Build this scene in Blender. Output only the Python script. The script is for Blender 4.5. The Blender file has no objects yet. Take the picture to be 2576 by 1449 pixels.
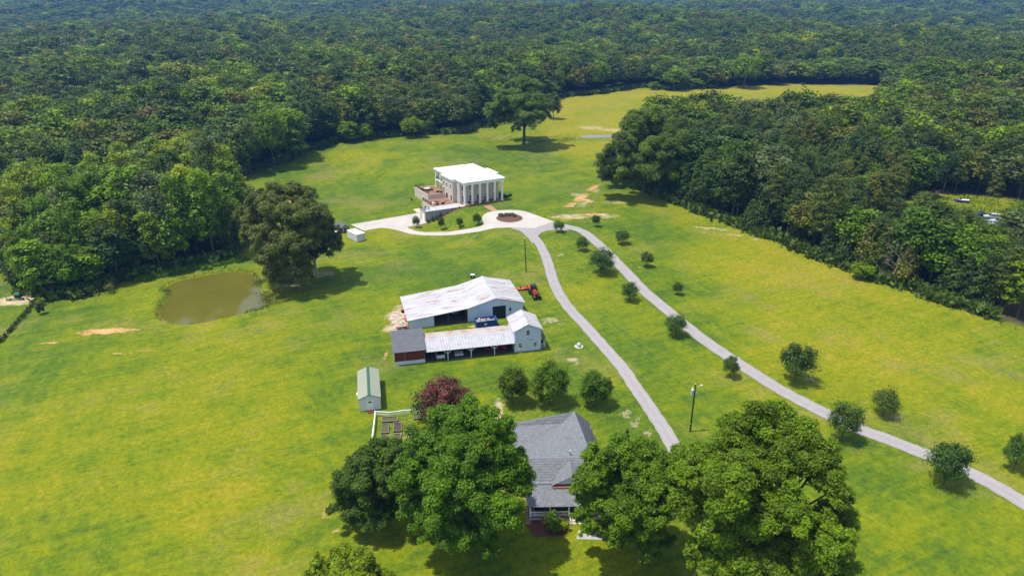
import bpy, math, random
import numpy as np
from mathutils import Vector, Matrix, noise
from mathutils.geometry import delaunay_2d_cdt
D=bpy.data; SC=bpy.context.scene; COL=SC.collection
R=math.radians; rnd=random.Random(11); TAU=math.tau
# ------------------------------------------------------------ camera, world, sun, exposure
cam=D.objects.new('camera',D.cameras.new('camera')); COL.objects.link(cam)
cam.location=(0,0,75); cam.rotation_euler=(R(90-24.5),0,0)
cam.data.sensor_width=36; cam.data.lens=23.995; cam.data.clip_start=.5; cam.data.clip_end=12000
SC.camera=cam
SUN_EL,SUN_AZ=R(70),R(188)           # direction towards the sun, azimuth counter-clockwise from +x
sl=D.lights.new('sun','SUN'); sl.energy=4.3; sl.angle=R(.5); sl.color=(1,.945,.83)
sun=D.objects.new('sun',sl); COL.objects.link(sun); sun.location=(0,0,200)
sv=Vector((math.cos(SUN_EL)*math.cos(SUN_AZ),math.cos(SUN_EL)*math.sin(SUN_AZ),math.sin(SUN_EL)))
sun.rotation_euler=sv.to_track_quat('Z','Y').to_euler()
W=D.worlds.new('World'); SC.world=W; W.use_nodes=True
wn=W.node_tree.nodes; wl=W.node_tree.links
sky=wn.new('ShaderNodeTexSky'); sky.sky_type='NISHITA'; sky.sun_disc=False
sky.sun_elevation=SUN_EL; sky.sun_rotation=R(90)-SUN_AZ; sky.air_density=1.2; sky.dust_density=1.5
bg=wn['Background']; bg.inputs[1].default_value=.15
wt=wn.new('ShaderNodeTexCoord'); wm=wn.new('ShaderNodeMapping'); wm.inputs['Scale'].default_value=(1,1,3); wz=wn.new('ShaderNodeTexNoise'); wz.inputs['Scale'].default_value=2.6; wz.inputs['Detail'].default_value=7
wr=wn.new('ShaderNodeMapRange'); wr.inputs[1].default_value=.48; wr.inputs[2].default_value=.66; wr.inputs[4].default_value=.8; wx=wn.new('ShaderNodeMix'); wx.data_type='RGBA'; wx.inputs[7].default_value=(5.6,5.5,5.2,1)
wl.new(wt.outputs['Generated'],wm.inputs[0]); wl.new(wm.outputs[0],wz.inputs[0]); wl.new(wz.outputs[0],wr.inputs[0]); wl.new(wr.outputs[0],wx.inputs[0]); wl.new(sky.outputs[0],wx.inputs[6]); wl.new(wx.outputs[2],bg.inputs[0])
SC.view_settings.view_transform='Standard'; SC.view_settings.look='None'
SC.view_settings.exposure=.42; SC.view_settings.gamma=1
SC.cycles.max_bounces=6; SC.cycles.transparent_max_bounces=4; SC.cycles.volume_bounces=0
# ------------------------------------------------------------ photo pixel (2576 px wide) -> ground point
TH=R(24.5); FP=1717.; CH=75.; ct,st=math.cos(TH),math.sin(TH)
def sm(t): t=min(1,max(0,t)); return t*t*(3-2*t)
MX,MY,MA=-17.2,235.,R(25.6); mc,ms=math.cos(MA),math.sin(MA); SHR=.112
def m2w(u,v): x=u-SHR*v; return (MX+mc*x-ms*v, MY+ms*x+mc*v)
def w2m(x,y): a,b=x-MX,y-MY; v=-ms*a+mc*b; return mc*a+ms*b+SHR*v, v
def U0(px,py,z=0.):
    xc=(px-1288)/FP; yc=(py-724.5)/FP
    t=(z-CH)/(-st-yc*ct); return xc*t,(ct-yc*st)*t
def hbase(x,y):
    u,v=w2m(x,y)
    d=3.5*sm((-1-u)/13)*(1-sm((-v-8)/50))*(1-sm((v-70)/150))
    r=math.hypot(x,y)
    roll=.35*math.sin(x*.043+1)*math.sin(y*.037)*sm((abs(y-150)-60)/60)
    f=sm((r-520)/500)
    far=f*(11*math.sin(x*.0041+1.3)*math.cos(y*.0052+.4)+7*math.sin(x*.0093+y*.006)-2)+f*14*sm((r-1300)/1200)*math.sin(x*.002+y*.0018+.6)
    return -d+roll+far
def G(px,py,h=hbase):
    z=0.
    for _ in range(25):
        x,y=U0(px,py,z); z=.5*z+.5*h(x,y)
    return x,y
def Zc(zx,zy,ox,oy,sc): return ((ox+zx/sc)/1.1646,(oy+zy/sc)/1.1646)
Z1=lambda a,b:Zc(a,b,1000,440,3.45)
Z2=lambda a,b:Zc(a,b,1100,760,4.262)
Z3=lambda a,b:Zc(a,b,0,780,5.152)
Z4=lambda a,b:Zc(a,b,1480,620,1.6467)
Z6=lambda a,b:Zc(a,b,2300,500,3.22)
Z7=lambda a,b:Zc(a,b,900,560,8.052)
Zg=lambda a,b:Zc(a,b,950,1000,3.622)
Zp=lambda a,b:Zc(a,b,0,380,2.4533)
def GP(pts,Zf=None): return [G(*(Zf(*p) if Zf else p)) for p in pts]
def smooth_closed(P,n=4):
    out=[];N=len(P)
    for i in range(N):
        p0,p1,p2,p3=[P[(i+k-1)%N] for k in range(4)]
        for j in range(n):
            t=j/n
            out.append(tuple(.5*((2*p1[k])+(-p0[k]+p2[k])*t+(2*p0[k]-5*p1[k]+4*p2[k]-p3[k])*t*t+(-p0[k]+3*p1[k]-3*p2[k]+p3[k])*t**3) for k in (0,1)))
    return out
def smooth_open(P,n=5):
    P=[tuple(2*a-b for a,b in zip(P[0],P[1]))]+list(P)+[tuple(2*a-b for a,b in zip(P[-1],P[-2]))]
    out=[]
    for i in range(1,len(P)-2):
        p0,p1,p2,p3=P[i-1:i+3]
        for j in range(n):
            t=j/n
            out.append(tuple(.5*((2*p1[k])+(-p0[k]+p2[k])*t+(2*p0[k]-5*p1[k]+4*p2[k]-p3[k])*t*t+(-p0[k]+3*p1[k]-3*p2[k]+p3[k])*t**3) for k in range(len(p1))))
    out.append(tuple(P[-2])); return out
def inside(P,x,y):
    c=False;j=len(P)-1
    for i in range(len(P)):
        xi,yi=P[i];xj,yj=P[j]
        if (yi>y)!=(yj>y) and x<(xj-xi)*(y-yi)/(yj-yi)+xi: c=not c
        j=i
    return c
def dist(P,x,y):
    b=1e9
    for i in range(len(P)):
        x1,y1=P[i-1];x2,y2=P[i];dx,dy=x2-x1,y2-y1
        t=max(0,min(1,((x-x1)*dx+(y-y1)*dy)/(dx*dx+dy*dy+1e-9)))
        b=min(b,(x-x1-dx*t)**2+(y-y1-dy*t)**2)
    return math.sqrt(b)
def sdist(P,x,y): d=dist(P,x,y); return -d if inside(P,x,y) else d
PZ0=hbase(*G(*Zp(1500,1210))); WZ=-.32
POND=smooth_closed([U0(*Zp(*p_),PZ0+WZ) for p_ in ([(1175,1140),(1280,1085),(1400,1062),(1530,1035),(1640,1020),(1750,1022),(1830,1045),(1850,1090),(1880,1150),(1910,1200),(1922,1250),(1900,1290),(1800,1310),(1700,1340),(1600,1360),(1500,1385),(1400,1402),(1280,1402),(1190,1385),(1145,1350),(1140,1300),(1185,1230),(1215,1185)])],3)
POND2=smooth_closed(GP([(1455,345),(1480,342),(1530,341),(1570,343),(1562,346.5),(1520,348),(1475,348)]),3)
pbx=[min(p[0] for p in POND)-8,max(p[0] for p in POND)+8,min(p[1] for p in POND)-8,max(p[1] for p in POND)+8]
def hgt(x,y):
    z=hbase(x,y)
    if pbx[0]<x<pbx[1] and pbx[2]<y<pbx[3]:
        s=sdist(POND,x,y)+.5; k=sm((8-s)/7); z=z*(1-k)+PZ0*k
        if s<3: z+= -.45*sm((1.0-s)/1.4)-.8*sm(-s/3)+.25*sm(1-abs(s-2.2)/1.6)
    return z
def on(x,y,dz=0): return Vector((x,y,hgt(x,y)+dz))
# ------------------------------------------------------------ materials
def NT(name):
    m=D.materials.new(name); m.use_nodes=True; t=m.node_tree; t.nodes.clear()
    o=t.nodes.new('ShaderNodeOutputMaterial'); p=t.nodes.new('ShaderNodeBsdfPrincipled'); t.links.new(p.outputs[0],o.inputs[0])
    def nd(ty,**k):
        n=t.nodes.new('ShaderNode'+ty)
        for a,b in k.items():
            if a in n.inputs: n.inputs[a].default_value=b
            else: setattr(n,a,b)
        return n
    return m,t,o,p,nd,(lambda a,b:t.links.new(a,b))
def c4(c): return (c[0],c[1],c[2],1)
def nz(nd,L,co,scale,vs=(1,1,1),detail=4,rough=.6):
    mp=nd('Mapping'); mp.inputs['Scale'].default_value=vs; L(co,mp.inputs[0])
    n=nd('TexNoise'); n.inputs['Scale'].default_value=scale; n.inputs['Detail'].default_value=detail; n.inputs['Roughness'].default_value=rough
    L(mp.outputs[0],n.inputs[0]); return n.outputs[0]
def rng(nd,L,v,a,b,c=0,d=1):
    n=nd('MapRange'); n.clamp=True
    for i,k in enumerate((a,b,c,d),1): n.inputs[i].default_value=k
    L(v,n.inputs[0]); return n.outputs[0]
def mixc(nd,L,f,a,b):
    n=nd('Mix',data_type='RGBA')
    if hasattr(f,'links'): L(f,n.inputs[0])
    else: n.inputs[0].default_value=f
    for k,i in ((a,6),(b,7)):
        if isinstance(k,tuple): n.inputs[i].default_value=c4(k)
        else: L(k,n.inputs[i])
    return n.outputs[2]
def math2(nd,L,op,a,b=0.):
    n=nd('Math',operation=op)
    for i,k in enumerate((a,b)):
        if isinstance(k,(int,float)): n.inputs[i].default_value=k
        else: L(k,n.inputs[i])
    return n.outputs[0]
def M(name,c1,c2=None,scale=1.,lo=.35,hi=.65,rough=.8,vs=(1,1,1),bump=0,metal=0,lines=None,c3=None,s3=.3,lo3=.55,hi3=.65,vs3=None,spec=.3,fine=.12):
    """colour c1 varied towards c2 by noise, stains c3, lines=[(axis,period,width,colour)]"""
    m,t,o,p,nd,L=NT(name); tc=nd('TexCoord').outputs['Object']
    p.inputs['Roughness'].default_value=rough; p.inputs['Metallic'].default_value=metal
    p.inputs['Specular IOR Level'].default_value=spec
    if c2 is None: c2=tuple(k*.8 for k in c1)
    n1=nz(nd,L,tc,scale,vs); col=mixc(nd,L,rng(nd,L,n1,lo,hi),c1,c2)
    if c3: col=mixc(nd,L,rng(nd,L,nz(nd,L,tc,s3,vs3 or vs,6,.7),lo3,hi3),col,c3)
    if lines:
        sp=nd('SeparateXYZ'); L(tc,sp.inputs[0])
        for ax,per,w,cc in lines:
            f=math2(nd,L,'FRACT',math2(nd,L,'DIVIDE',sp.outputs[ax],per))
            f=math2(nd,L,'LESS_THAN',f,w/per); col=mixc(nd,L,f,col,cc)
    f2=nz(nd,L,tc,9,(1,1,1),3); col=mixc(nd,L,rng(nd,L,f2,.3,.7,0,fine),col,(0.,0.,0.))
    L(col,p.inputs['Base Color'])
    if bump:
        b=nd('Bump'); b.inputs['Strength'].default_value=bump; b.inputs['Distance'].default_value=.05
        L(f2,b.inputs['Height']); L(b.outputs[0],p.inputs['Normal'])
    return m
def foliage(name,spread=.48,tint=None,trans=.30,fixed=None):
    m,t,o,p,nd,L=NT(name)
    oi=nd('ObjectInfo'); at=nd('Attribute',attribute_name='tone')
    hs=nd('HueSaturation'); L(oi.outputs['Color'],hs.inputs['Color']) if fixed is None else setattr(hs.inputs['Color'],'default_value',c4(fixed))
    L(rng(nd,L,at.outputs['Fac'],0,1,1-spread,1+spread*1.35),hs.inputs['Value'])
    L(rng(nd,L,oi.outputs['Random'],0,1,.485,.512),hs.inputs['Hue'])
    hs.inputs['Saturation'].default_value=1.08
    col=hs.outputs[0]
    if tint:
        a2=nd('Attribute',attribute_name='bloom'); col=mixc(nd,L,a2.outputs['Fac'],col,tint)
    p.inputs['Roughness'].default_value=.55; p.inputs['Specular IOR Level'].default_value=.25
    L(col,p.inputs['Base Color'])
    tr=nd('BsdfTranslucent'); hs2=nd('HueSaturation'); hs2.inputs['Hue'].default_value=.485; hs2.inputs['Value'].default_value=1.3
    L(col,hs2.inputs['Color']); L(hs2.outputs[0],tr.inputs[0])
    mx=nd('MixShader'); mx.inputs[0].default_value=trans; L(p.outputs[0],mx.inputs[1]); L(tr.outputs[0],mx.inputs[2]); L(mx.outputs[0],o.inputs[0])
    return m
LEAF=foliage('leaves'); NEEDLE=foliage('needles',.42,None,.15); BLOOM=foliage('blossoming leaves',.35,(.27,.055,.07))
BARK=M('bark',(.075,.058,.042),(.13,.105,.08),3,vs=(1,1,.3),bump=.4)
PBARK=M('pale bark',(.42,.38,.32),(.25,.21,.17),2,vs=(1,1,.3),bump=.3)
DEADW=M('dead grey wood',(.30,.25,.22),(.2,.17,.15),3)
ROOFW=M('white membrane roof',(.78,.79,.8),(.72,.73,.74),.3,rough=.6,fine=.02)
WHITE=M('white paint',(.86,.86,.87),(.80,.81,.82),.6,rough=.5,fine=.03)
PALEB=M('pale brick',(.66,.59,.53),(.54,.47,.415),1.1,vs=(1,1,2),lines=[(2,.24,.03,(.52,.47,.42))],bump=.3)
DARKB=M('grey brick wall',(.38,.35,.32),(.30,.27,.25),1.3,lines=[(2,.24,.03,(.42,.39,.36))],bump=.3)
CONCW=M('concrete wall',(.33,.33,.34),(.24,.245,.255),.5,vs=(1,1,.4),c3=(.19,.19,.19),s3=.25,bump=.2)
COPE=M('limestone coping',(.62,.56,.46),(.52,.46,.38),1)
TILE=M('terracotta pavers',(.30,.155,.10),(.22,.11,.07),2.5,lines=[(0,.6,.03,(.13,.08,.06)),(1,.6,.03,(.13,.08,.06))])
STRIP=M('pale terrace concrete',(.44,.43,.47),(.39,.38,.42),.5,fine=.04)
CONC=M('drive concrete',(.44,.405,.375),(.39,.36,.335),.25,c3=(.48,.45,.425),s3=.07,lo3=.45,hi3=.75,lines=[(0,4.6,.09,(.33,.31,.29)),(1,4.6,.09,(.33,.31,.29))],fine=.08)
ASPH=M('asphalt',(.325,.30,.315),(.265,.245,.255),.5,c3=(.38,.35,.36),s3=.16,lo3=.45,hi3=.8,fine=.16)
BRICKP=M('brick paving',(.42,.22,.15),(.33,.17,.12),3,lines=[(0,.4,.04,(.25,.16,.12))])
GLASS=M('dark glass',(.025,.035,.05),(.04,.05,.06),.5,rough=.12,spec=.6,fine=0)
IRON=M('black iron',(.012,.013,.015),None,2,rough=.5)
WICKER=M('dark wicker',(.025,.02,.02),(.05,.04,.035),9)
CUSH=M('cream cushion',(.62,.50,.42),(.52,.40,.33),3)
MAROON=M('maroon canvas',(.11,.015,.025),None,3)
YELL=M('yellow canvas',(.62,.33,.02),None,3)
MULCH=M('mulch',(.16,.075,.045),(.09,.04,.025),3,bump=.6,fine=.3)
BSIDE=M('pale blue siding',(.56,.65,.84),(.50,.59,.77),.5,vs=(1,1,.3),lines=[(0,.32,.03,(.40,.48,.58))],c3=(.45,.52,.60),s3=.6,lo3=.58,hi3=.8,fine=.06)
BSIDE2=M('white board siding',(.70,.74,.82),(.63,.67,.75),.5,lines=[(2,.2,.025,(.5,.54,.6))],fine=.04)
RUSTR=M('white metal roof with rust',(.50,.50,.53),(.36,.345,.375),.5,vs=(.35,3,1),rough=.55,c3=(.25,.115,.07),s3=.45,lo3=.54,hi3=.63,vs3=(.42,2.6,1),lines=[(1,.6,.06,(.37,.36,.40))],fine=.12)
SEAMR=M('white standing seam roof',(.47,.47,.51),(.35,.35,.385),.9,vs=(1,1,1),rough=.5,c3=(.30,.29,.31),s3=1.4,lo3=.56,hi3=.7,vs3=(1,2.2,1),lines=[(0,.6,.08,(.22,.21,.25)),(1,.5,.05,(.38,.38,.42))],fine=.12)
RUSTB=M('rusty back roof',(.44,.40,.39),(.36,.31,.30),.6,c3=(.33,.15,.07),s3=.35,lo3=.5,hi3=.62,lines=[(0,.75,.06,(.28,.24,.22))])
SHGD=M('dark grey shingle',(.125,.13,.155),(.10,.105,.125),1.2,vs=(.4,2,2),c3=(.16,.165,.19),s3=.4,lines=[(1,.4,.04,(.09,.095,.11))],fine=.25)
SHG=M('grey shingle',(.215,.225,.255),(.17,.18,.205),1.5,vs=(1,1,1),c3=(.115,.12,.135),s3=2.5,lo3=.52,hi3=.6,vs3=(.8,2.4,1),lines=[(1,.33,.05,(.10,.105,.12))],fine=.3)
SHG2=M('grey shingle seen lengthwise',(.225,.235,.265),(.18,.19,.215),1.5,c3=(.115,.12,.135),s3=2.5,lo3=.52,hi3=.6,vs3=(2.4,.8,1),lines=[(0,.33,.05,(.11,.115,.13))],fine=.3)
REDW=M('dark red boards',(.20,.035,.022),(.15,.028,.018),1.5,lines=[(0,.3,.03,(.06,.012,.01)),(2,.3,.02,(.07,.015,.01))])
DIRTF=M('dark dirt floor',(.10,.08,.065),(.07,.055,.045),.8)
GREENR=M('sage metal roof',(.29,.31,.24),(.26,.285,.22),.7,rough=.5,lines=[(1,.3,.06,(.19,.21,.16))])
GREENT=M('green trim',(.04,.13,.085),None,2,rough=.5)
WOODG=M('weathered wood',(.20,.165,.13),(.13,.105,.085),2,vs=(1,1,.3),lines=[(0,.3,.03,(.07,.055,.045))])
WOODD=M('dark bed boards',(.075,.06,.05),(.05,.04,.035),2)
WOODT=M('pale board cap',(.34,.28,.22),(.25,.2,.16),3)
POLEM=M('creosoted pole wood',(.035,.026,.02),(.055,.04,.03),4,vs=(1,1,.2))
POSTM=M('weathered post',(.12,.095,.075),(.07,.055,.045),4)
GALV=M('galvanised metal',(.50,.52,.55),(.42,.44,.47),1.5,rough=.45,metal=.2)
BLUED=M('blue dumpster paint',(.012,.075,.34),(.010,.06,.27),1.2,rough=.5,lines=[(0,.95,.06,(.01,.035,.12))])
REDP=M('red tractor paint',(.40,.055,.045),(.30,.035,.03),2,rough=.4)
ORGP=M('faded orange paint',(.50,.11,.045),(.40,.08,.035),2,rough=.6)
RUBBER=M('rubber',(.018,.018,.02),None,3,rough=.85)
SILVER=M('silver car paint',(.42,.45,.50),(.38,.41,.46),1,rough=.35,spec=.5,fine=.02)
CWHITE=M('white car paint',(.66,.68,.70),(.6,.62,.64),1,rough=.35,spec=.5,fine=.02)
CDARK=M('dark car paint',(.02,.025,.04),None,1,rough=.3,spec=.5)
PURPLE=M('purple hull paint',(.13,.08,.35),None,1,rough=.35)
CYAN=M('blue hull stripe',(.10,.45,.75),None,1,rough=.35)
RUBBLE=M('broken concrete',(.56,.47,.38),(.40,.32,.25),2,bump=.4)
RUST=M('rusty iron',(.20,.055,.03),(.12,.035,.02),3)
IMPG=M('green implement paint',(.03,.20,.09),(.02,.13,.06),3,rough=.5)
IMPR=M('faded maroon box',(.16,.03,.03),(.09,.02,.02),3)
IMPB=M('blue plastic',(.03,.07,.22),None,3)
SOIL=M('bed soil',(.085,.06,.045),(.05,.035,.03),3,bump=.4)
BEDG=M('weedy bed soil',(.07,.12,.03),(.08,.06,.04),2.5,bump=.4)
WIRE=M('aluminium wire',(.36,.36,.16),None,1)
TAN=M('tan stucco',(.42,.36,.28),None,1)
def grass_mat():
    m,t,o,p,nd,L=NT('grass'); co=nd('NewGeometry').outputs['Position']
    at=lambda n:nd('Attribute',attribute_name=n).outputs['Fac']
    tone,dirt,sand,forest,lush=at('tone'),at('dirt'),at('sand'),at('forest'),at('lush')
    nb=nz(nd,L,co,.018,(1,1,1),5,.6); ns=nz(nd,L,co,.12,(1,1,1),5,.65); nf=nz(nd,L,co,1.1,(1,1,1),4,.7); nff=nz(nd,L,co,3.6,(1,1,1),2,.7)
    rot=nd('Mapping'); rot.inputs['Rotation'].default_value=(0,0,R(-24)); L(co,rot.inputs[0])
    nr=nz(nd,L,rot.outputs[0],.35,(.12,2.2,1),3,.6)
    g=math2(nd,L,'ADD',tone,math2(nd,L,'MULTIPLY',math2(nd,L,'SUBTRACT',nb,.5),2.1))
    g=math2(nd,L,'ADD',g,math2(nd,L,'MULTIPLY',math2(nd,L,'SUBTRACT',ns,.5),1.1))
    g=math2(nd,L,'ADD',g,math2(nd,L,'MULTIPLY',math2(nd,L,'SUBTRACT',nr,.5),.7))
    rot2=nd('Mapping'); rot2.inputs['Rotation'].default_value=(0,0,R(62)); L(co,rot2.inputs[0])
    g=math2(nd,L,'ADD',g,math2(nd,L,'MULTIPLY',math2(nd,L,'SUBTRACT',nz(nd,L,rot2.outputs[0],.28,(.1,1.8,1),3,.6),.5),.4))
    g=math2(nd,L,'ADD',g,math2(nd,L,'MULTIPLY',math2(nd,L,'SUBTRACT',nz(nd,L,co,.4,(1,1,1),4,.7),.5),.7))
    def mow(kind,loc,ang,sc,dist,amp):
        mp=nd('Mapping'); mp.inputs['Location'].default_value=loc; mp.inputs['Rotation'].default_value=(0,0,R(ang)); L(co,mp.inputs[0])
        w=nd('TexWave',wave_type=kind); w.inputs['Scale'].default_value=sc; w.inputs['Distortion'].default_value=dist; w.inputs['Detail'].default_value=2; w.inputs['Detail Scale'].default_value=.06
        if kind=='RINGS': w.rings_direction='Z'
        L(mp.outputs[0],w.inputs[0]); return math2(nd,L,'MULTIPLY',math2(nd,L,'SUBTRACT',w.outputs['Fac'],.5),amp)
    msk=rng(nd,L,nb,.42,.58); mw_=nd('Mix',data_type='FLOAT'); L(msk,mw_.inputs[0]); L(mow('RINGS',(12,-140,0),0,.13,5,.07),mw_.inputs[2]); L(mow('BANDS',(0,0,0),40,.11,4,.09),mw_.inputs[3])
    g=math2(nd,L,'ADD',g,mw_.outputs[0])
    cr=nd('ValToRGB'); e=cr.color_ramp.elements
    e[0].position=0; e[0].color=c4((.048,.098,.012)); e[1].position=1; e[1].color=c4((.228,.205,.018))
    for po,c in ((.3,(.088,.138,.009)),(.55,(.142,.175,.008)),(.8,(.186,.194,.010))):
        k=e.new(po); k.color=c4(c)
    L(g,cr.inputs[0]); col=cr.outputs[0]
    # worn, tan grass patches
    dry=rng(nd,L,math2(nd,L,'ADD',math2(nd,L,'MULTIPLY',nz(nd,L,co,.045,(1,1,1),6,.7),1.),math2(nd,L,'MULTIPLY',ns,.25)),.65,.79,0,.5)
    col=mixc(nd,L,dry,col,(.19,.165,.06))
    col=mixc(nd,L,rng(nd,L,lush,0,1,0,1),col,(.058,.125,.016))
    spk=rng(nd,L,math2(nd,L,'ADD',math2(nd,L,'MULTIPLY',nf,.6),math2(nd,L,'MULTIPLY',nff,.4)),.34,.66,.60,1.32)
    hs=nd('HueSaturation'); L(col,hs.inputs['Color']); L(spk,hs.inputs['Value']); hs.inputs['Saturation'].default_value=1.03; col=hs.outputs[0]
    # bare soil where the map says so, broken up by noise
    edge=math2(nd,L,'ADD',math2(nd,L,'MULTIPLY',nf,.55),math2(nd,L,'MULTIPLY',nz(nd,L,co,.45,(1,1,1),5,.75),.9))
    df=math2(nd,L,'ADD',dirt,edge)
    c_d=mixc(nd,L,rng(nd,L,ns,.35,.65),(.50,.33,.16),(.45,.22,.09)); 
    col=mixc(nd,L,rng(nd,L,df,1.0,1.24),col,c_d)
    sf=math2(nd,L,'ADD',sand,edge)
    c_s=mixc(nd,L,rng(nd,L,nf,.35,.65),(.52,.42,.29),(.36,.28,.16))
    col=mixc(nd,L,rng(nd,L,sf,.98,1.28),col,c_s)
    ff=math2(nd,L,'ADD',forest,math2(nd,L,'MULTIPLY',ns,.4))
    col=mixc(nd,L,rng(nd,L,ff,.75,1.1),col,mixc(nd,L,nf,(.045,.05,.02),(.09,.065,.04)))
    L(col,p.inputs['Base Color']); p.inputs['Roughness'].default_value=.9; p.inputs['Specular IOR Level'].default_value=.15
    b=nd('Bump'); b.inputs['Strength'].default_value=.55; b.inputs['Distance'].default_value=.25
    L(math2(nd,L,'ADD',nf,nff),b.inputs['Height']); L(b.outputs[0],p.inputs['Normal'])
    return m
def road_mat():
    m,t,o,p,nd,L=NT('asphalt'); co=nd('NewGeometry').outputs['Position']; ac=nd('Attribute',attribute_name='across').outputs['Fac']
    col=mixc(nd,L,rng(nd,L,nz(nd,L,co,.5,(1,1,1),5),.35,.65),(.300,.280,.290),(.270,.250,.260))
    ab=math2(nd,L,'ABSOLUTE',ac); tr=math2(nd,L,'ABSOLUTE',math2(nd,L,'SUBTRACT',ab,.48))
    tr=math2(nd,L,'MULTIPLY',rng(nd,L,tr,.05,.25,.18,0),rng(nd,L,ab,0,.05)); col=mixc(nd,L,tr,col,(.40,.375,.385))
    col=mixc(nd,L,rng(nd,L,nz(nd,L,co,.23,(1,1,1),5,.7),.56,.68,0,.3),col,(.22,.205,.21))
    v=nd('TexVoronoi',feature='DISTANCE_TO_EDGE'); v.inputs['Scale'].default_value=.22; dn=nd('Mapping'); L(co,dn.inputs[0]); L(dn.outputs[0],v.inputs[0])
    col=mixc(nd,L,rng(nd,L,v.outputs['Distance'],.004,.010,.3,0),col,(.13,.12,.115))
    eg=math2(nd,L,'ADD',ab,math2(nd,L,'MULTIPLY',math2(nd,L,'SUBTRACT',nz(nd,L,co,.9,(1,1,1),5,.75),.5),.16))
    col=mixc(nd,L,rng(nd,L,eg,.93,1.0),col,(.14,.16,.03))
    col=mixc(nd,L,rng(nd,L,nz(nd,L,co,6,(1,1,1),3),.3,.7,0,.06),col,(0.,0.,0.))
    L(col,p.inputs['Base Color']); p.inputs['Roughness'].default_value=.9; p.inputs['Specular IOR Level'].default_value=.2; return m
ROAD=road_mat()
def water_mat(name,c,c2):
    m,t,o,p,nd,L=NT(name); co=nd('NewGeometry').outputs['Position']
    L(mixc(nd,L,rng(nd,L,nz(nd,L,co,.1,(1,1,1),4),.35,.65),c,c2),p.inputs['Base Color'])
    p.inputs['Roughness'].default_value=.035; p.inputs['IOR'].default_value=1.33; p.inputs['Specular IOR Level'].default_value=1.
    b=nd('Bump'); b.inputs['Strength'].default_value=.05; b.inputs['Distance'].default_value=.05
    L(nz(nd,L,co,1.2,(1,2.5,1),3),b.inputs['Height']); L(b.outputs[0],p.inputs['Normal'])
    return m
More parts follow.
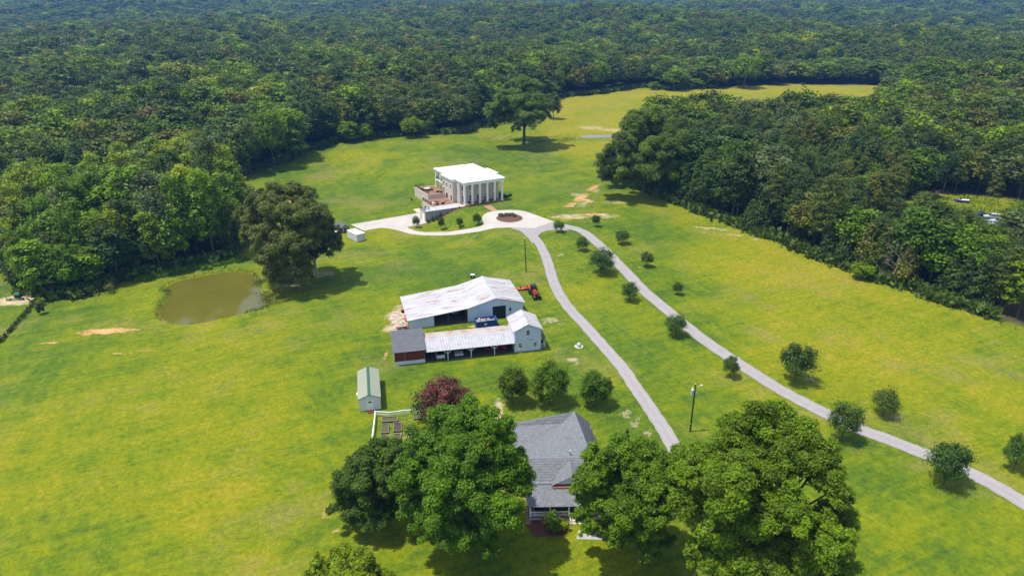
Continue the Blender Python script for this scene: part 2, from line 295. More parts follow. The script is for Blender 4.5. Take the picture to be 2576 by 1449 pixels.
# ------------------------------------------------------------ object helpers
def tag(o,label=None,cat=None,group=None,kind=None):
    if label: o['label']=label
    if cat: o['category']=cat
    if group: o['group']=group
    if kind: o['kind']=kind
    return o
def empty(name,loc,rz=0,label=None,cat=None,group=None,scale=1):
    o=D.objects.new(name,None); COL.objects.link(o); o.location=loc; o.rotation_euler=(0,0,rz); o.scale=(scale,)*3; o.empty_display_size=.5
    return tag(o,label,cat,group)
class MB:
    def __init__(s,T=None): s.v=[];s.f=[];s.T=T
    def add(s,vs,fs):
        b=len(s.v); s.v+= [tuple(s.T(*v)) if s.T else tuple(v) for v in vs]; s.f+=[tuple(b+i for i in f) for f in fs]; return s
    def box(s,x0,x1,y0,y1,z0,z1):
        return s.add([(x0,y0,z0),(x1,y0,z0),(x1,y1,z0),(x0,y1,z0),(x0,y0,z1),(x1,y0,z1),(x1,y1,z1),(x0,y1,z1)],
            [(0,3,2,1),(4,5,6,7),(0,1,5,4),(1,2,6,5),(2,3,7,6),(3,0,4,7)])
    def prism(s,P,z0,z1):
        n=len(P); a=sum(P[i-1][0]*P[i][1]-P[i][0]*P[i-1][1] for i in range(n))
        if a<0: P=P[::-1]
        z0=z0 if isinstance(z0,(list,tuple)) else [z0]*n; z1=z1 if isinstance(z1,(list,tuple)) else [z1]*n
        return s.add([(p[0],p[1],z) for p,z in zip(P,z0)]+[(p[0],p[1],z) for p,z in zip(P,z1)],
            [tuple(range(n))[::-1],tuple(range(n,2*n))]+[(i,(i+1)%n,(i+1)%n+n,i+n) for i in range(n)])
    def slab(s,P,t=.1):
        n=len(P); return s.add([tuple(p) for p in P]+[(p[0],p[1],p[2]-t) for p in P],
            [tuple(range(n)),tuple(range(n,2*n))[::-1]]+[(i,i+n,(i+1)%n+n,(i+1)%n) for i in range(n)])
    def xprof(s,P,x0,x1):   # polygon in (y,z) extruded along x
        n=len(P); return s.add([(x0,p[0],p[1]) for p in P]+[(x1,p[0],p[1]) for p in P],
            [tuple(range(n))[::-1],tuple(range(n,2*n))]+[(i,(i+1)%n,(i+1)%n+n,i+n) for i in range(n)])
    def yprof(s,P,y0,y1):   # polygon in (x,z) extruded along y
        n=len(P); return s.add([(p[0],y0,p[1]) for p in P]+[(p[0],y1,p[1]) for p in P],
            [tuple(range(n)),tuple(range(n,2*n))[::-1]]+[(i,i+n,(i+1)%n+n,(i+1)%n) for i in range(n)])
    def tube(s,p,q,r0,r1=None,n=8,cap=True):
        r1=r0 if r1 is None else r1; p=Vector(p);q=Vector(q);d=(q-p)
        if d.length<1e-6: return s
        d.normalize(); a=d.orthogonal().normalized(); b=d.cross(a)
        vs=[tuple(p+(a*math.cos(TAU*i/n)+b*math.sin(TAU*i/n))*r0) for i in range(n)]+[tuple(q+(a*math.cos(TAU*i/n)+b*math.sin(TAU*i/n))*r1) for i in range(n)]
        fs=[(i,(i+1)%n,(i+1)%n+n,i+n) for i in range(n)]
        if cap: fs+=[tuple(range(n))[::-1],tuple(range(n,2*n))]
        return s.add(vs,fs)
    def lathe(s,P,c=(0,0,0),n=14):
        vs=[];fs=[]
        for r,z in P: vs+=[(c[0]+r*math.cos(TAU*i/n),c[1]+r*math.sin(TAU*i/n),c[2]+z) for i in range(n)]
        for k in range(len(P)-1):
            for i in range(n): fs.append((k*n+i,k*n+(i+1)%n,(k+1)*n+(i+1)%n,(k+1)*n+i))
        fs+=[tuple(range(n))[::-1],tuple(range((len(P)-1)*n,len(P)*n))]
        return s.add(vs,fs)
    def build(s,name,mat,parent=None,smooth=False,label=None,bevel=0):
        me=D.meshes.new(name); me.from_pydata(s.v,[],s.f); me.materials.append(mat); me.update()
        if smooth: me.polygons.foreach_set('use_smooth',[True]*len(me.polygons))
        o=D.objects.new(name,me); COL.objects.link(o)
        if parent: o.parent=parent
        if label: o['label']=label
        if bevel:
            b=o.modifiers.new('bevel','BEVEL'); b.width=bevel; b.segments=2; b.limit_method='ANGLE'
        return o
def copy_tree(o,loc=None,rz=None,label=None,scale=None,group=None,color=None):
    c=o.copy(); COL.objects.link(c)
    if loc is not None: c.location=loc
    if rz is not None: c.rotation_euler=(0,0,rz)
    if scale is not None: c.scale=scale
    if label: c['label']=label
    if group: c['group']=group
    for ch in o.children:
        k=ch.copy(); COL.objects.link(k); k.parent=c
        if color: k.color=c4(color)
        for g in ch.children:
            q=g.copy(); COL.objects.link(q); q.parent=k
    return c
def drape(name,poly,off,mat,step=1.5,skirt=.12,kind='structure',h=hgt):
    xs=[p[0] for p in poly];ys=[p[1] for p in poly]
    # densify boundary
    B=[]
    for i in range(len(poly)):
        a,b=poly[i],poly[(i+1)%len(poly)]; n=max(1,int(math.hypot(b[0]-a[0],b[1]-a[1])/step))
        for k in range(n): B.append((a[0]+(b[0]-a[0])*k/n,a[1]+(b[1]-a[1])*k/n))
    nB=len(B); V=[Vector(p) for p in B]
    x=min(xs)+step/2
    while x<max(xs):
        y=min(ys)+step/2
        while y<max(ys):
            if inside(poly,x,y) and dist(poly,x,y)>step*.4: V.append(Vector((x,y)))
            y+=step
        x+=step
    vo,_,fo,ov,_,_=delaunay_2d_cdt(V,[],[list(range(nB))],1,1e-5)
    mb=MB(); mb.v=[(v[0],v[1],h(v[0],v[1])+off) for v in vo]; mb.f=[tuple(f) for f in fo]
    # skirt
    cnt={}
    for f in mb.f:
        for i in range(len(f)):
            e=(f[i],f[(i+1)%len(f)]); cnt[e]=1
    for (a,b) in list(cnt):
        if (b,a) not in cnt:
            k=len(mb.v); va,vb=mb.v[a],mb.v[b]; mb.v+=[(va[0],va[1],va[2]-skirt),(vb[0],vb[1],vb[2]-skirt)]; mb.f.append((a,k,k+1,b))
    o=mb.build(name,mat); 
    if kind: o['kind']=kind
    return o
def ribbon(name,pts,w,off,mat,skirt=.12,kind='structure'):
    mb=MB(); N=len(pts); L=[];Rr=[]
    for i,p in enumerate(pts):
        a=pts[max(0,i-1)];b=pts[min(N-1,i+1)]; dx,dy=b[0]-a[0],b[1]-a[1]; l=math.hypot(dx,dy); nx,ny=-dy/l,dx/l
        ww=w[i] if isinstance(w,list) else w
        ww*=1+.035*math.sin(i*1.7)+.03*math.sin(i*4.1)
        row=[]
        for k in (-1,-.5,0,.5,1):
            x,y=p[0]+nx*ww/2*k,p[1]+ny*ww/2*k; row.append((x,y,hgt(x,y)+off))
        e0,e1=row[0],row[-1]; row=[(e0[0],e0[1],e0[2]-skirt)]+row+[(e1[0],e1[1],e1[2]-skirt)]
        mb.v+=row
        if i:
            for k in range(6): c=(i-1)*7+k; mb.f.append((c,c+1,c+8,c+7))
    o=mb.build(name,mat); at=o.data.attributes.new('across','FLOAT','POINT'); at.data.foreach_set('value',[(-1,-1,-.5,0,.5,1,1)[i%7] for i in range(len(mb.v))])
    if kind: o['kind']=kind
    return o
# ------------------------------------------------------------ ground
MEADOW=GP([(-420,700),(0,665),(35,690),(60,735),(100,752),(150,755),(215,747),(285,722),(310,703),(400,692),(470,674),(520,668),(580,655),(610,625),(615,590),(600,560),(588,500),(590,455),(600,440),(640,430),(700,414),(735,404),(770,380),(850,360),(930,350),(1040,340),(1180,336),(1215,312),(1330,262),(1400,247),(1500,238),(1620,220),(1680,228),(1800,222),(2000,212),(2200,216),(2250,228),(2235,252),(2150,302),(2000,322),(1850,327),(1700,342),(1600,350),(1575,380),(1560,440),(1580,468),(1650,492),(1720,524),(1800,552),(1975,617),(2050,650),(2130,679),(2220,711),(2330,750),(2445,785),(2519,808),(2580,833),(2700,880)])+[(260,60),(260,20),(-260,20),(-400,120)]
CLEAR=GP([(2270,515),(2330,490),(2440,490),(2576,505),(2640,530),(2640,580),(2530,608),(2440,625),(2250,650),(2170,650),(2160,610),(2230,560)])
def grid_axis(parts):
    out=[]
    for a,b,n in parts: out+=[a+(b-a)*i/n for i in range(n)]
    out.append(parts[-1][1]); return out
gx=grid_axis([(-4200,-1200,30),(-1200,-420,40),(-420,-110,80),(-110,110,176),(110,420,80),(420,1200,40),(1200,4200,30)])
gy=grid_axis([(-60,50,20),(50,330,224),(330,560,90),(560,1300,50),(1300,4600,50)])
BARN=(-24.,141.2); BA=R(15.7)
blobs_dirt=[]   # x,y,rx,ry,ang,strength
def blob(lst,px,py,rx,ry,s,ang=0):
    x,y=G(px,py); lst.append((x,y,rx,ry,R(ang),s))
dirtL=[];sandL=[];lushL=[]
for a in [(265,833,5.5,1.6,.62,3),(225,838,3,1.1,.5,0),(330,829,3,.7,.5,10),(355,826,1.6,.5,.5,0),(128,861,2.2,.6,.55,5),(335,886,4.5,.45,.6,8),(300,888,2,.35,.5,8),
          (500,812,6,.8,.2,0),(690,505,8,8,.6,0),(640,520,6,8,.6,0),(1492,473,6,1.6,.52,60),(1462,497,6,2.0,.52,60),(1438,515,4,1.8,.5,50),(1475,505,2,4,.5,60),(1500,540,6,1.6,.5,0),(1450,548,4,1.4,.45,0),(1450,470,2.5,.8,.4,30),
          (830,650,5,1.5,.3,0),(895,640,6,2.5,.22,0),(560,845,4,.8,.25,0),(822,1290,.35,2.3,.5,0),(850,1335,.6,.35,.45,0),(1700,472,8,3,.4,0),
          (310,985,.35,3,.3,10),(970,878,.5,3,.45,0),(975,890,.5,2.5,.5,0),(950,455,5,.7,.3,5),(880,470,4,.5,.4,5),(1100,800,.3,.3,0,0),
          (1230,815,6,.4,.45,8),(1260,785,5,.4,.4,8),(1195,822,3,.4,.5,8),(1260,560,1,1,0,0),(612,430,5,3,.55,0),(640,428,3,2,.4,0),(1290,600,2,.15,.3,70),(1345,790,2.5,1,.3,0),(1380,795,1.5,.8,.35,0)]:
    blob(dirtL,*a)
for a in [(1385,805,2.2,1.7,.42,0),(1410,815,2,1,.36,0),(1360,818,2,.9,.3,0),(1440,905,1.6,1.1,.5,0),(1400,885,2.5,.9,.28,0),(1450,915,1.2,.8,.42,0),(1600,1060,1.1,2.6,.42,-28),(1575,1040,1,2.2,.40,-28),(1625,1095,.8,2.2,.42,-28),(1560,1010,1.4,2.4,.22,0),(1640,1120,.7,1.6,.42,-28),
          (1500,480,4,2.5,.35,60),(1470,512,6,3,.35,60),(1435,545,7,3,.46,0),(1520,545,6,2.5,.40,0),(1550,510,6,2,.35,0),(1450,490,3,3,.4,30),(1490,322,10,6,.40,0),(1540,328,7,5,.42,0),
          (1790,575,8,1.5,.42,-20),(1850,592,6,1.2,.36,-20),(1900,604,3,.8,.42,0),(1770,585,5,3,.22,0),(38,755,4.6,3.2,.75,0),(20,762,4,1.6,.6,0),(55,762,3,1.8,.6,0),
          (1254,1045,.9,5.5,.62,4),(1258,1020,.8,2.5,.55,4),(2040,955,2.2,3,.32,0),(2258,1050,1.3,1.5,.42,0),(2180,1020,2.2,2.2,.18,0),(1610,672,1.4,.6,.4,0),(1400,620,3,4,.2,0),(1410,640,1.6,2.2,.28,0),(1905,1400,1,1,0,0),
          (905,660,3,1,.32,0),(790,690,7,3.5,.4,0),(740,715,5,2.4,.42,0),(700,735,3,1.4,.25,0),
          (1375,580,1.6,.7,.3,0),(2255,1258,3,1.5,.22,0),(2280,1192,2,1,.2,0),(1006,795,3.4,3.2,.62,0),(1000,825,3,2.6,.6,0),(1012,770,2.5,1.8,.45,0),
          (2500,592,7,4,.8,0),(2480,605,7,4,.75,0),(2300,590,12,6,.75,0),(2230,600,14,7,.7,0),(2220,630,10,5,.6,0),(2380,605,14,5,.6,0),(1490,1075,1,1,0,0),
          (440,715,1.2,1,.3,0),(975,1085,1.5,2.5,.32,0),(1020,1095,1,4,.36,0),(1030,1060,1.2,3,.3,0),(1800,1290,5,2,.3,0)]:
    blob(sandL,*a)
for a in [(470,682,15,1.6,.9,12),(560,662,12,2.2,.9,12),(400,697,9,1.6,.9,6),(1100,445,34,7,.45,10),(950,478,22,4,.4,12),(1350,355,10,3,.7,0),(1480,352,16,2.5,.6,0),(1300,470,24,9,.3,0),(1100,530,10,4,.4,0),(1130,640,12,4,.25,0),(1000,700,10,8,.3,0),(1500,820,8,12,.25,0),(1230,825,9,1.5,.6,12),(1360,1050,6,3,.4,0),(2450,540,16,8,.3,0),(1290,480,30,7,.4,0),(860,780,8,12,.25,0)]:
    blob(lushL,*a)
def bl(lst,x,y):
    m=0
    for bx,by,rx,ry,an,s in lst:
        dx,dy=x-bx,y-by
        if abs(dx)>3*rx+3*ry or abs(dy)>3*ry+3*rx: continue
        c,si=math.cos(an),math.sin(an); a=(dx*c+dy*si)/rx; b=(-dx*si+dy*c)/ry
        m=max(m,s*math.exp(-.5*(a*a+b*b)**1.5))
    return m
V=[];aD=[];aS=[];aF=[];aT=[];aL=[]
for y in gy:
    for x in gx:
        V.append((x,y,hgt(x,y)))
        near=math.hypot(x,y)<700
        fo=1.
        if near:
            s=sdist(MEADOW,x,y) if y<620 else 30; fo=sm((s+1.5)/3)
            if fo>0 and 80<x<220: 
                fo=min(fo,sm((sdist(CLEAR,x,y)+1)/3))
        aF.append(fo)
        t=.41+.26*sm((-x-5)/50)*sm((140-y)/40)+.24*sm((x-25)/50)*sm((250-y)/50)+.50*sm((y-300)/50)*sm((x-5)/30)
        t-=.16*sm(1-math.hypot((x+8)/32,(y-190)/60))+.02*sm(1-math.hypot((x+75)/40,(y-130)/18))
        t+=.28*sm(1-math.hypot((x+50)/34,(y-85)/14))+.12*math.sin(x*.9)*sm((-x-30)/10)*sm((125-y)/10)*.25
        aT.append(t)
        if near and y<420: aD.append(bl(dirtL,x,y)); aS.append(bl(sandL,x,y)); aL.append(bl(lushL,x,y))
        else: aD.append(0);aS.append(0);aL.append(0)
nx=len(gx); F=[(j*nx+i,j*nx+i+1,(j+1)*nx+i+1,(j+1)*nx+i) for j in range(len(gy)-1) for i in range(nx-1)]
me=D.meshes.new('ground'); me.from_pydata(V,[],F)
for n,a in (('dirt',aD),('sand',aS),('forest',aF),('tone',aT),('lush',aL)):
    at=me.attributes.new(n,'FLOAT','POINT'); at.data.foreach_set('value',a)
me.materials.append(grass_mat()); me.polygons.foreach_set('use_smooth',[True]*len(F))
gr=D.objects.new('ground',me); COL.objects.link(gr); tag(gr,kind='structure')
# water
def water(name,poly,z,mat):
    mb=MB(); mb.v=[(x,y,z) for x,y in poly]; mb.f=[tuple(range(len(poly)))]
    a=sum(poly[i-1][0]*poly[i][1]-poly[i][0]*poly[i-1][1] for i in range(len(poly)))
    if a<0: mb.f=[mb.f[0][::-1]]
    o=mb.build(name,mat); tag(o,kind='structure')
pc=(sum(p[0] for p in POND)/len(POND),sum(p[1] for p in POND)/len(POND))
PZ=PZ0+WZ
water('pond_water',[(pc[0]+(x-pc[0])*1.0,pc[1]+(y-pc[1])*1.0) for x,y in POND],PZ,water_mat('murky pond water',(.112,.108,.016),(.095,.088,.015)))
water('small_pool_water',POND2,max(hbase(*p) for p in POND2)+.06,water_mat('pool water',(.13,.14,.15),(.09,.10,.09)))
# roads and concrete
leftroad=smooth_open(GP([(45,78),(100,95),(150,135),(188,200),(210,260),(230,330),(262,400),(320,480),(382,545),(448,620),(510,690),(570,760),(622,840),(672,910),(722,985),(772,1060),(805,1120),(850,1200),(880,1280),(860,1360),(800,1420)],Z4),5)
rightroad=smooth_open(GP([(245,66),(290,72),(370,95),(430,140),(485,190),(545,252),(603,312),(665,378),(740,442),(820,508),(905,578),(1000,648),(1100,715),(1200,780),(1320,855),(1440,920),(1560,980),(1700,1046),(1850,1100),(2000,1160),(2060,1180),(2200,1240),(2350,1315),(2503,1405),(2700,1530),(2900,1670)],Z4),5)
ribbon('asphalt_road',leftroad,2.95,.075,ROAD)
ribbon('asphalt_drive',rightroad,3.45,.070,ROAD)
drape('road_fork',GP([(1690,784),(1950,792),(2148,724),(2265,752),(2330,800),(2260,812),(2180,806),(2080,815),(2020,835),(1990,865),(2000,900),(2020,940),(1925,940),(1890,890),(1850,855),(1800,815),(1750,795)],Z1),.062,ROAD)
CP=GP([(95,755),(800,628),(812,700),(868,735),(850,742),(665,780),(690,797),(740,815),(790,826),(850,832),(1000,830),(1150,818),(1300,795),(1390,778),(1435,755),(1440,735),(1425,705),(1420,680),(1440,655),(1480,632),(1560,614),(1700,606),(1790,610),(1850,620),(1950,652),(2050,690),(2148,723),(2050,758),(1950,792),(1820,788),(1700,784),(1640,787),(1400,825),(1200,850),(1000,865),(850,865),(700,850),(580,815),(480,795),(400,787),(230,817)],Z1)
drape('concrete_driveway',CP,.09,CONC)
drape('side_pad',GP([(725,600),(795,588),(800,626),(768,634)],Z1),.06,M('pale pad',(.55,.47,.36),None,1))
drape('brick_path',GP([(1438,568),(1512,560),(1578,612),(1522,622)],Z1),.11,BRICKP,step=1)
drape('front_walk',GP([(1455,1333),(1560,1345),(1535,1358),(1450,1356)]),.06,M('pale walk',(.40,.385,.37),None,1),step=1)
drape('house_drive_pad',GP([(1672,1268),(1720,1268),(1712,1300),(1680,1296)]),.05,ASPH,step=1)
bedc=G(*Z1(1700,690)); 
bedP=smooth_closed(GP([(1700+133*math.cos(a),692+43*math.sin(a)) for a in [TAU*i/16 for i in range(16)]],Z1),2)
bx=sum(p[0] for p in bedP)/len(bedP);by=sum(p[1] for p in bedP)/len(bedP)
fb=empty('flower_bed',on(bx,by),0,'round island bed of brown mulch in the middle of the pale turning circle','flower bed')
mb=MB();n=len(bedP);mb.v=[(x-bx,y-by,.11) for x,y in bedP]+[((x-bx)*.6,(y-by)*.6,.35) for x,y in bedP]+[(0,0,.42)]
mb.f=[(i,(i+1)%n,(i+1)%n+n,i+n) for i in range(n)]+[(n+i,n+(i+1)%n,2*n) for i in range(n)]; mb.build('mulch_mound',MULCH,fb,True)
mb=MB()
for i in range(n):
    a,b=bedP[i-1],bedP[i]
    mb.slab([(a[0]-bx,a[1]-by,.17),(b[0]-bx,b[1]-by,.17),((b[0]-bx)*1.05,(b[1]-by)*1.05,.17),((a[0]-bx)*1.05,(a[1]-by)*1.05,.17)],.1)
mb.build('edging',CONC,fb)
drape('mulch_strip',[m2w(*p) for p in [(-14.6,-1.2),(-10,-1.5),(-5,-1.6),(0,-1.4),(5,-1.2),(10,-.9),(15,-.8),(17,-.6),(17.4,.2),(0,.2),(-14.6,-.3)]],.08,MULCH,step=1)
drape('mulch_patch',GP([(1320,1318),(1350,1305),(1440,1312),(1420,1345),(1345,1350)]),.05,MULCH,step=1)
drape('patio_soil',GP([(1330,1190),(1342,1190),(1335,1320),(1322,1320)]),.05,M('pinkish soil',(.32,.20,.15),None,2),step=1)
# ------------------------------------------------------------ trees
def leaf_mesh(name,P,Nn,size,tone,mat,bloom=None,rs=None,aspect=.62):
    n=len(P); up=rs.normal(size=(n,3)); t=np.cross(Nn,up); t/=np.linalg.norm(t,axis=1,keepdims=True)+1e-9; b=np.cross(Nn,t)
    s=(size*(.65+.7*rs.random(n)))[:,None]
    V=np.empty((n,4,3)); V[:,0]=P-t*s; V[:,1]=P-b*s*aspect+Nn*s*.12; V[:,2]=P+t*s; V[:,3]=P+b*s*aspect-Nn*s*.08
    me=D.meshes.new(name); me.vertices.add(4*n); me.loops.add(4*n); me.polygons.add(n)
    me.vertices.foreach_set('co',V.reshape(-1)); me.loops.foreach_set('vertex_index',np.arange(4*n,dtype=np.int32))
    me.polygons.foreach_set('loop_start',np.arange(0,4*n,4,dtype=np.int32)); me.update(calc_edges=True)
    a=me.attributes.new('tone','FLOAT','FACE'); a.data.foreach_set('value',tone.astype(np.float32))
    if bloom is not None:
        a=me.attributes.new('bloom','FLOAT','FACE'); a.data.foreach_set('value',bloom.astype(np.float32))
    me.materials.append(mat); return me
def rdir(rs,n):
    v=rs.normal(size=(n,3)); return v/np.linalg.norm(v,axis=1,keepdims=True)
def crown(name,seed,H=20.,Rr=5.,zb=.25,nb=26,lb=110,ls=.5,kind='round',rb=.3,mat=None,bloomf=None,flat=1.):
    """blobs of leaves spread through a crown; returns mesh and blob centres"""
    rs=np.random.RandomState(seed); C=[];RB=[]
    zc=H*(zb+1)/2; hz=H*(1-zb)/2
    for i in range(nb):
        if kind=='cone':
            t=((i+.5)/nb)**.75; a=i*2.4+rs.rand()*.6; w=Rr*(1-t)**.85*(.62+.2*rs.rand()); C.append((w*math.cos(a),w*math.sin(a),H*(zb+(1-zb)*t*.95))); RB.append(Rr*rb*(1.15-.75*t))
        elif kind=='pine':
            t=(i+.5)/nb; a=i*2.4+rs.rand(); w=Rr*math.sin(math.pi*(.25+.72*t))**.8*(.5+.4*rs.rand()); C.append((w*math.cos(a),w*math.sin(a),H*(zb+(1-zb)*t*.93))); RB.append(Rr*rb*(.8+.5*rs.rand()))
        else:
            gold=(i+.5)/nb; z=1-1.75*gold; rr=math.sqrt(max(0,1-z*z)); a=i*2.39996+rs.rand()*.5
            q=(.55+.33*rs.rand()) if i%4 else .35*rs.rand()+.1
            C.append((Rr*q*rr*math.cos(a),Rr*q*rr*math.sin(a),zc+hz*q*z*flat+hz*.04)); RB.append(Rr*rb*(.6+.75*rs.rand()))
    C=np.array(C);RB=np.array(RB); n=nb*lb; k=np.repeat(np.arange(nb),lb)
    d=rdir(rs,n); d[:,2]=np.where((d[:,2]<-.35)&(rs.rand(n)<.75),-d[:,2],d[:,2])
    lump=1+.28*np.sin(d[:,0]*5+k*1.3)*np.sin(d[:,1]*5+k*2.1+d[:,2]*4); rad=RB[k]*(.35+.95*rs.rand(n)**.95)*lump; sq=np.array([1,1,.62 if kind=='pine' else .95])
    P=C[k]+d*rad[:,None]*sq
    out=P-np.array([0,0,H*(zb+.35*(1-zb))]); out/=np.linalg.norm(out,axis=1,keepdims=True)+1e-6
    Nn=d*.9+out*.35+np.array([0,0,.18])+rs.normal(size=(n,3))*.6; Nn/=np.linalg.norm(Nn,axis=1,keepdims=True)
    tone=np.clip(.5+.22*rs.normal(size=nb)[k]+.2*rs.normal(size=n),0,1)
    bl=None
    if bloomf: bl=bloomf(P,rs,k)
    return leaf_mesh(name,P,Nn,ls,tone,mat or LEAF,bl,rs,.3 if kind in('pine',) else .6),C
def trunk_mesh(name,H,C,r,zb,mat,n=6,limbs=10,seed=0):
    mb=MB(); q=random.Random(seed); top=H*.8; lx,ly=q.uniform(-.3,.3),q.uniform(-.3,.3)
    zs=[0,.06,.3,.6,1]; rr=[r*1.5,r,r*.85,r*.6,r*.25]
    pp=[(lx*t*t*2,ly*t*t*2,top*t) for t in zs]
    for i in range(4): mb.tube(pp[i],pp[i+1],rr[i],rr[i+1],n,False)
    idx=list(range(len(C))); q.shuffle(idx)
    for i in idx[:limbs]:
        c=C[i]; t=max(.12,min(.9,(c[2]-.22*H)/top)); p=(lx*t*t*2,ly*t*t*2,top*t)
        m=((p[0]+c[0])/2+q.uniform(-.3,.3),(p[1]+c[1])/2,(p[2]+c[2])/2+.03*H*q.uniform(-.4,1))
        mb.tube(p,m,r*.4,r*.26,5,False); mb.tube(m,tuple(c),r*.26,r*.08,5,False)
    me=D.meshes.new(name); me.from_pydata(mb.v,[],mb.f); me.materials.append(mat)
    me.polygons.foreach_set('use_smooth',[True]*len(me.polygons)); return me
def tree_obj(name,cr,tr,loc,rz,s,color,label,cat,group=None):
    t=empty(name,loc,rz,label,cat,group); t.scale=s if isinstance(s,tuple) else (s,s,s)
    c=D.objects.new('crown',cr); COL.objects.link(c); c.parent=t; c.color=c4(color)
    if tr is not None: k=D.objects.new('trunk',tr); COL.objects.link(k); k.parent=t
    return t
def proto(seed,kind,**k):
    H=k['H']; me,C=crown('crown',seed,kind=kind,**k)
    return me,C
# forest prototypes, full-size
BR=[];
for i,(H,Rr,zb,nb,fl) in enumerate([(20,5.0,.08,64,1),(22,4.4,.12,64,1.05),(17,5.4,.06,60,.9),(21,3.9,.04,64,1.15)]):
    me,C=crown('crown',40+i,H,Rr,zb,nb,110,.29,'round',.27,LEAF,None,fl)
    BR.append((me,trunk_mesh('trunk',H,C,.26,zb,BARK,6,8,i),H,Rr))
PN=[]
for i,(H,Rr,zb,nb) in enumerate([(20,3.3,.25,26),(18,3.0,.2,26),(21,3.6,.32,26)]):
    me,C=crown('crown',60+i,H,Rr,zb,nb*2,105,.27,'pine',.28,NEEDLE)
    PN.append((me,trunk_mesh('trunk',H,C,.22,zb,BARK,6,10,i+5),H,Rr))
CD=[]
for i,(H,Rr) in enumerate([(12,3.1),(14,3.0)]):
    me,C=crown('crown',70+i,H,Rr,.04,30,170,.24,'cone',.42,NEEDLE)
    CD.append((me,trunk_mesh('trunk',H,C,.18,.05,BARK,5,4,i+9),H,Rr))
TONES={'dark':(.044,.080,.012),'mid':(.074,.128,.012),'bright':(.125,.205,.012),'lime':(.19,.245,.012),'greygreen':(.100,.135,.048),'olive':(.108,.122,.020),'pine':(.050,.080,.016),'pinelight':(.085,.118,.018),'brown':(.14,.12,.055),'gold':(.40,.33,.02)}
def lf(x,y,s,o=0): return noise.noise((x*s+o,y*s-o*2,o*1.7))
def stand(x,y,left):
    r=rnd.random(); a=lf(x,y,.012,3.1); b=lf(x,y,.03,9.2); dd=math.hypot(x,y)
    if not left and dd<430:
        k='pine' if r<.60 else ('cedar' if r<.76 else 'broad')
    elif dd>330:
        k='pine' if a>.16 and r<.85 else ('pine' if r<.12 else 'broad')
    else: k='broad' if r<.93 else 'pine'
    q=rnd.random()
    if k=='broad':
        if left and dd<300: t='bright' if q<.5 else 'mid' if q<.72 else 'lime' if q<.86 else 'greygreen' if q<.93 else 'dark'
        elif b>.15: t='bright' if q<.5 else 'mid' if q<.8 else 'lime' if q<.9 else 'olive'
        elif b<-.2: t='dark' if q<.5 else 'mid' if q<.85 else 'greygreen'
        else: t='mid' if q<.45 else 'dark' if q<.65 else 'bright' if q<.8 else 'greygreen' if q<.9 else 'olive'
        if dd>300 and q>.992: t='brown'
    elif k=='pine': t='pine' if q<.6 else 'pinelight' if q<.95 else 'olive'
    else: t='pine' if q<.5 else 'olive' if q<.8 else 'greygreen'
    return k,t
taken=[]   # hand-placed trees keep a clear circle
def hpx(px,py,ty):
    x,y=G(px,py); z0=hgt(x,y); lo,hi=0,60
    for _ in range(40):
        m=(lo+hi)/2; z=z0+m-CH; zc=y*ct-z*st; yy=724.5+FP*(-y*st-z*ct)/zc
        if yy>ty: lo=m
        else: hi=m
    return x,y,lo
def ppm(x,y,z): return FP/(y*ct-(z-CH)*st)
FT=[]
def hand(name,kind,px,py,ty,w,tone,label,cat='tree',group=None,seed=None,fine=None,bark=BARK,trunk=True,zb=None,rbx=None,nb=None,dy=0,rfac=1):
    """tree with its foot at photo pixel (px,py), top at row ty, crown w pixels wide"""
    x,y,H=hpx(px,py,ty); Rr=w/2/ppm(x,y,H*.6)*rfac; taken.append((x,y,Rr))
    if fine is None:
        pool={'round':BR,'pine':PN,'cone':CD}[kind]; cr,tr,h0,r0=pool[(seed or 0)%len(pool)]
        return tree_obj(name,cr,tr if trunk else None,on(x,y,-.1),rnd.uniform(0,6),(Rr/r0,Rr/r0,H/h0),TONES[tone] if isinstance(tone,str) else tone,label,cat,group)
    lb,ls=fine; cr,C=crown('crown',seed or 1,H,Rr,.2 if zb is None else zb,nb or 40,lb,ls,kind,rbx or .3)
    tr=trunk_mesh('trunk',H,C,max(.07,H*.016),.2,bark,8,14,seed or 1) if trunk else None
    return tree_obj(name,cr,tr,on(x,y,-.05),0,1,TONES[tone] if isinstance(tone,str) else tone,label,cat,group)
PECAN=(.060,.118,.011)
